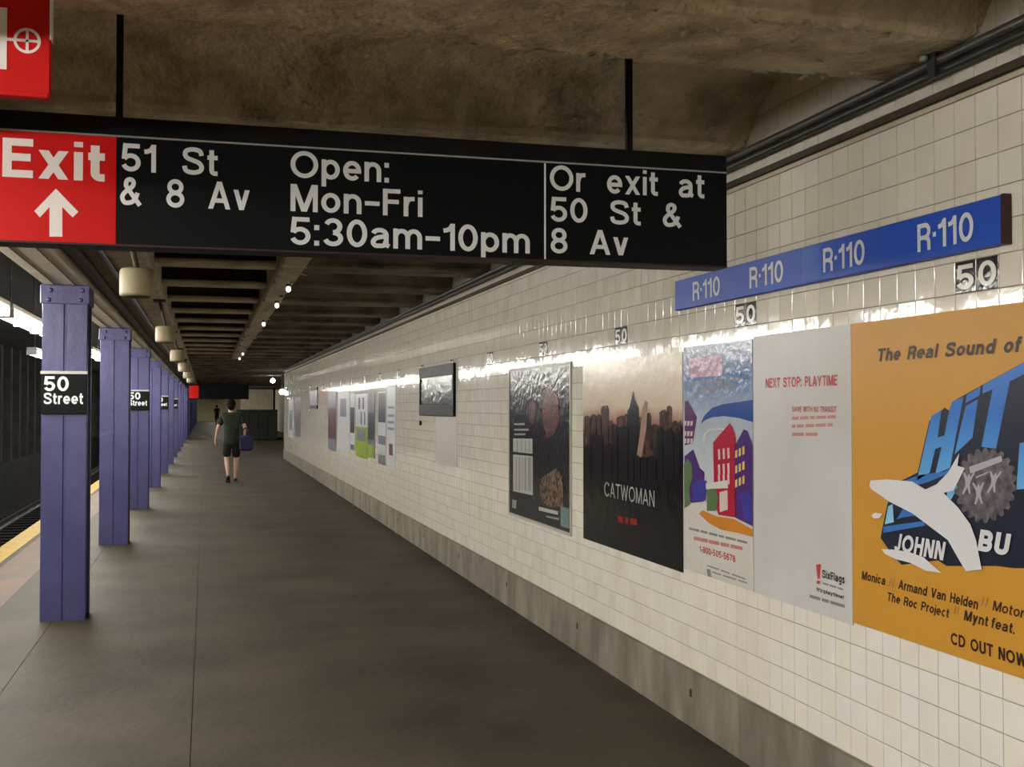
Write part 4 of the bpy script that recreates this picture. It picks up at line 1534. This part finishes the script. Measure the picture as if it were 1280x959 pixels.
def make_person(label, loc, shirt, shorts, long_legs=False):
    t = thing('person', label, 'person', loc)
    # x to the right, y away from the camera (the way the walker faces), z up
    hipL, hipR = (-0.095, 0, 0.93), (0.095, 0, 0.93)
    kneeL, ankL, toeL = (-0.10, 0.03, 0.50), (-0.075, -0.17, 0.145), (-0.075, -0.07, 0.035)
    kneeR, ankR, toeR = (0.10, 0.09, 0.49), (0.085, 0.06, 0.085), (0.095, 0.22, 0.035)
    shL, shR = (-0.185, 0.03, 1.46), (0.185, 0.01, 1.46)
    elL, wrL = (-0.295, 0.03, 1.17), (-0.335, 0.12, 0.93)
    elR, wrR = (0.285, -0.07, 1.19), (0.27, 0.03, 0.96)
    J, E = [], []

    def add(p, rx, ry=None, link=None):
        J.append((*p, rx, ry if ry else rx))
        if link is not None:
            E.append((link, len(J) - 1))
        return len(J) - 1
    pel = add((0, 0, 0.98), 0.135, 0.105)
    wai = add((0, 0.0, 1.14), 0.125, 0.095, pel)
    che = add((0, 0.015, 1.35), 0.15, 0.105, wai)
    nb = add((-0.005, 0.03, 1.50), 0.065, 0.065, che)
    nk = add((-0.012, 0.04, 1.57), 0.055, 0.055, nb)
    hd = add((-0.015, 0.055, 1.66), 0.078, 0.09, nk)
    ht = add((-0.015, 0.05, 1.75), 0.070, 0.082, hd)
    add((-0.015, 0.165, 1.655), 0.014, 0.016, hd)                     # nose
    add((-0.10, 0.05, 1.66), 0.012, 0.02, hd)                         # ears
    add((0.07, 0.05, 1.66), 0.012, 0.02, hd)
    for sh, el, wr, sg in ((shL, elL, wrL, -1), (shR, elR, wrR, 1)):
        a = add(sh, 0.058, 0.058, che)
        b = add(el, 0.042, 0.042, a)
        c = add(wr, 0.030, 0.026, b)
        pm_ = add((wr[0], wr[1] + 0.03, wr[2] - 0.07), 0.034, 0.020, c)
        for k, (dx, dl) in enumerate(((-0.024, .055), (-0.008, .068), (0.008, .064), (0.024, .05))):
            f1 = add((wr[0] + dx * .4, wr[1] + 0.035 + dx, wr[2] - 0.07 - dl * .6), 0.0095, 0.0095, pm_)
            add((wr[0] + dx * .3 - sg * .012, wr[1] + 0.04 + dx, wr[2] - 0.07 - dl * 1.25), 0.008, 0.008, f1)
        th = add((wr[0] - sg * .01, wr[1] + 0.06, wr[2] - 0.06), 0.011, 0.011, c)
        add((wr[0] - sg * .014, wr[1] + 0.075, wr[2] - 0.095), 0.009, 0.009, th)
    for hp, kn, an, to in ((hipL, kneeL, ankL, toeL), (hipR, kneeR, ankR, toeR)):
        a = add(hp, 0.092, 0.092, pel)
        b = add(kn, 0.056, 0.058, a)
        cf = add(((kn[0] * .65 + an[0] * .35), (kn[1] * .65 + an[1] * .35) - 0.018, kn[2] * .65 + an[2] * .35), 0.053, 0.056, b)
        c = add(an, 0.034, 0.036, cf)
        add(to, 0.032, 0.026, c)
    skin_obj('body', J, E, 'skin', t)
    # shirt
    J, E = [], []
    w00 = add((0, 0, 0.79), 0.195, 0.145)
    w0 = add((0, 0, 0.87), 0.195, 0.15, w00)
    w1 = add((0, 0.0, 1.13), 0.178, 0.135, w0)
    w2 = add((0, 0.012, 1.36), 0.185, 0.14, w1)
    w3 = add((-0.005, 0.025, 1.485), 0.085, 0.08, w2)
    for sh, el in ((shL, elL), (shR, elR)):
        a = add((sh[0], sh[1], sh[2] - .005), 0.085, 0.085, w2)
        m_ = tuple(sh[i] * 0.25 + el[i] * 0.75 for i in range(3))
        add(m_, 0.072, 0.072, a)
    skin_obj('shirt', J, E, shirt, t)
    J, E = [], []
    s0 = add((0, 0, 0.95), 0.155, 0.125)
    add((0, 0, 1.04), 0.14, 0.11, s0)
    for hp, kn, an in ((hipL, kneeL, ankL), (hipR, kneeR, ankR)):
        a = add((hp[0] * 1.02, hp[1], hp[2] - 0.1), 0.108, 0.112, s0)
        m_ = tuple(hp[i] * 0.08 + kn[i] * 0.92 for i in range(3))
        b = add(m_, 0.088, 0.094, a)
        if long_legs:
            c = add(kn, 0.078, 0.08, b)
            add((an[0], an[1], an[2] + .02), 0.06, 0.062, c)
    skin_obj('trousers' if long_legs else 'shorts', J, E, shorts, t)
    # hair cap
    x, y, z = loc
    mb = MB()
    mb.ball((x - 0.015, y + 0.035, z + 1.715), 0.101, 0.112, 0.118, n=16, m=10)
    mb.ball((x - 0.015, y - 0.012, z + 1.66), 0.086, 0.075, 0.085, n=14, m=8)
    mb.build('hair', 'hair', t)
    for an, to, lift in ((ankL, toeL, True), (ankR, toeR, False)):
        mb = MB()
        d = Vector(to) - Vector((an[0], an[1], an[2] - 0.05))
        d.normalize()
        heel = Vector((an[0], an[1], an[2] - 0.035)) - d * 0.045
        toe = heel + d * 0.28
        n = 8
        secs = [(0.0, .034, .036), (.2, .042, .046), (.45, .042, .042), (.7, .050, .034), (.92, .044, .028), (1, .022, .016)]
        up = Vector((1, 0, 0)).cross(d).normalized()
        vs = []
        for s_, w_, h_ in secs:
            c = heel.lerp(toe, s_)
            for i in range(n):
                a_ = 2 * math.pi * i / n
                off = Vector((1, 0, 0)) * (w_ * math.cos(a_)) + up * (h_ * math.sin(a_) if math.sin(a_) > 0 else 0.028 * math.sin(a_))
                q_ = c + off
                vs.append((x + q_.x, y + q_.y, z + max(0.001, q_.z)))
        fs = [(k * n + i, k * n + (i + 1) % n, (k + 1) * n + (i + 1) % n, (k + 1) * n + i) for k in range(len(secs) - 1) for i in range(n)]
        fs += [tuple(range(n - 1, -1, -1)), tuple(range((len(secs) - 1) * n, len(secs) * n))]
        mb.add(vs, fs, 0, True)
        mb.build('shoe', 'shoe', t)
    return t


PX, PY = 0.555, 25.3
walker = make_person('person walking away in dark green shirt and black shorts', (PX, PY, 0), 'green_shirt', 'black_cloth')
far_p = make_person('tiny distant person in dark clothes far down the platform', (1.06, 112.0, 0), 'black_cloth', 'black_cloth', True)
# shoulder bag at the walker's right hip
bx, by, bz = PX + 0.30, PY - 0.33, 0.70
t = thing('shoulder_bag', "navy blue bag hanging at the walking person's right side", 'bag', (bx, by, bz))
mb = MB()
mb.box(bx - 0.14, bx + 0.14, by - 0.10, by + 0.10, bz, bz + 0.33, ch=0.045)
bag_body = mb.build('bag_body', 'bag', t)
MB().box(bx - 0.13, bx + 0.13, by - 0.105, by - 0.098, bz + 0.12, bz + 0.29).build('flap', 'bag', bag_body)
mb = MB()
pts = [(bx - 0.10, by, bz + 0.32), (bx - 0.09, by, bz + 0.42), (bx - 0.02, by + 0.10, bz + 0.50), (bx + 0.05, by, bz + 0.42), (bx + 0.10, by, bz + 0.32)]
for a, b in zip(pts, pts[1:]):
    mb.tube(a, b, 0.012, n=8)
mb.build('strap', 'bag', t)

# ================================================================== FAR END OF THE PLATFORM
# black-panelled stair enclosure with cream upper boards
sy = 57.0
xa, xb = on_plane(300, 530, sy)[0], on_plane(347, 530, sy)[0]
t = thing('stair_enclosure', 'black panelled stair enclosure with cream upper boards at the end of the tiled wall', 'enclosure', ((xa + xb) / 2, sy, 0))
n = 4
for i in range(n):
    MB().box(xa + (xb - xa) * i / n + 0.01, xa + (xb - xa) * (i + 1) / n - 0.01, sy, sy + 0.06, 0.02, 1.52, ch=0.01).build('lower_panel', 'booth', t)
MB().box(xa, xb, sy + 0.06, sy + 6, 0.0, 1.50).build('side_body', 'booth', t)
MB().box(xa + 0.02, xb - 0.24, sy + 0.02, sy + 0.09, 1.54, 2.52).build('upper_board', 'cream', t)
MB().box(xb - 0.22, xb - 0.12, sy, sy + 0.10, 1.52, 2.6).build('upright', 'black', t)
MB().box(xa, xb - 0.12, sy, sy + 0.10, 2.53, 2.62).build('head_rail', 'brown', t)
# far exit sign
fy = 52.0
fx0_, fz0 = on_plane(236, 499, fy)
fx1_, fz1 = on_plane(311, 481, fy)
t = thing('exit_sign', 'small far black exit sign with a red end hanging across the platform', 'sign', ((fx0_ + fx1_) / 2, fy, fz0))
MB().box(fx0_, fx1_, fy, fy + 0.12, fz0, fz1, ch=0.01).build('casing', 'black', t)
MB().box(fx0_ + 0.02, fx0_ + 0.42, fy - 0.004, fy + 0.01, fz0 + 0.04, fz1 - 0.05).build('red_panel', 'red', t)
for x in (fx0_ + 0.4, fx1_ - 0.4):
    MB().tube((x, fy + 0.06, fz1 - 0.01), (x, fy + 0.06, BEAM_Z + 0.02), 0.02, n=8).build('hanger', 'black', t)
# lit bulbs
for (u, v, Y, lab) in ((341, 476, 44.0, 'bright round lamp under the ceiling at the end of the tiled wall'),
                       (352.5, 490, 37.6, 'bright round lamp at the far corner of the tiled wall')):
    x, z = on_plane(u, v, Y)
    t = thing('globe_lamp', lab, 'lamp', (x, Y, z))
    MB().ball((x, Y, z), 0.085, n=14, m=10).build('globe', 'bulb', t)
    MB().tube((x, Y, z + 0.07), (x, Y, BEAM_Z + 0.02), 0.012, n=8).build('stem', 'brown', t)
# lamps beyond, over the far part of the platform
for i, (x, y) in enumerate(((0.9, 66), (0.9, 78), (0.9, 90), (0.9, 102), (0.9, 114), (0.9, 123))):
    o = copy_tree(fx0)
    o.location = (x, y, 2.66)
    o['label'] = 'far fluorescent fixture over the platform beyond the stair enclosure'
    o['group'] = 'far fixtures beyond the stair enclosure'
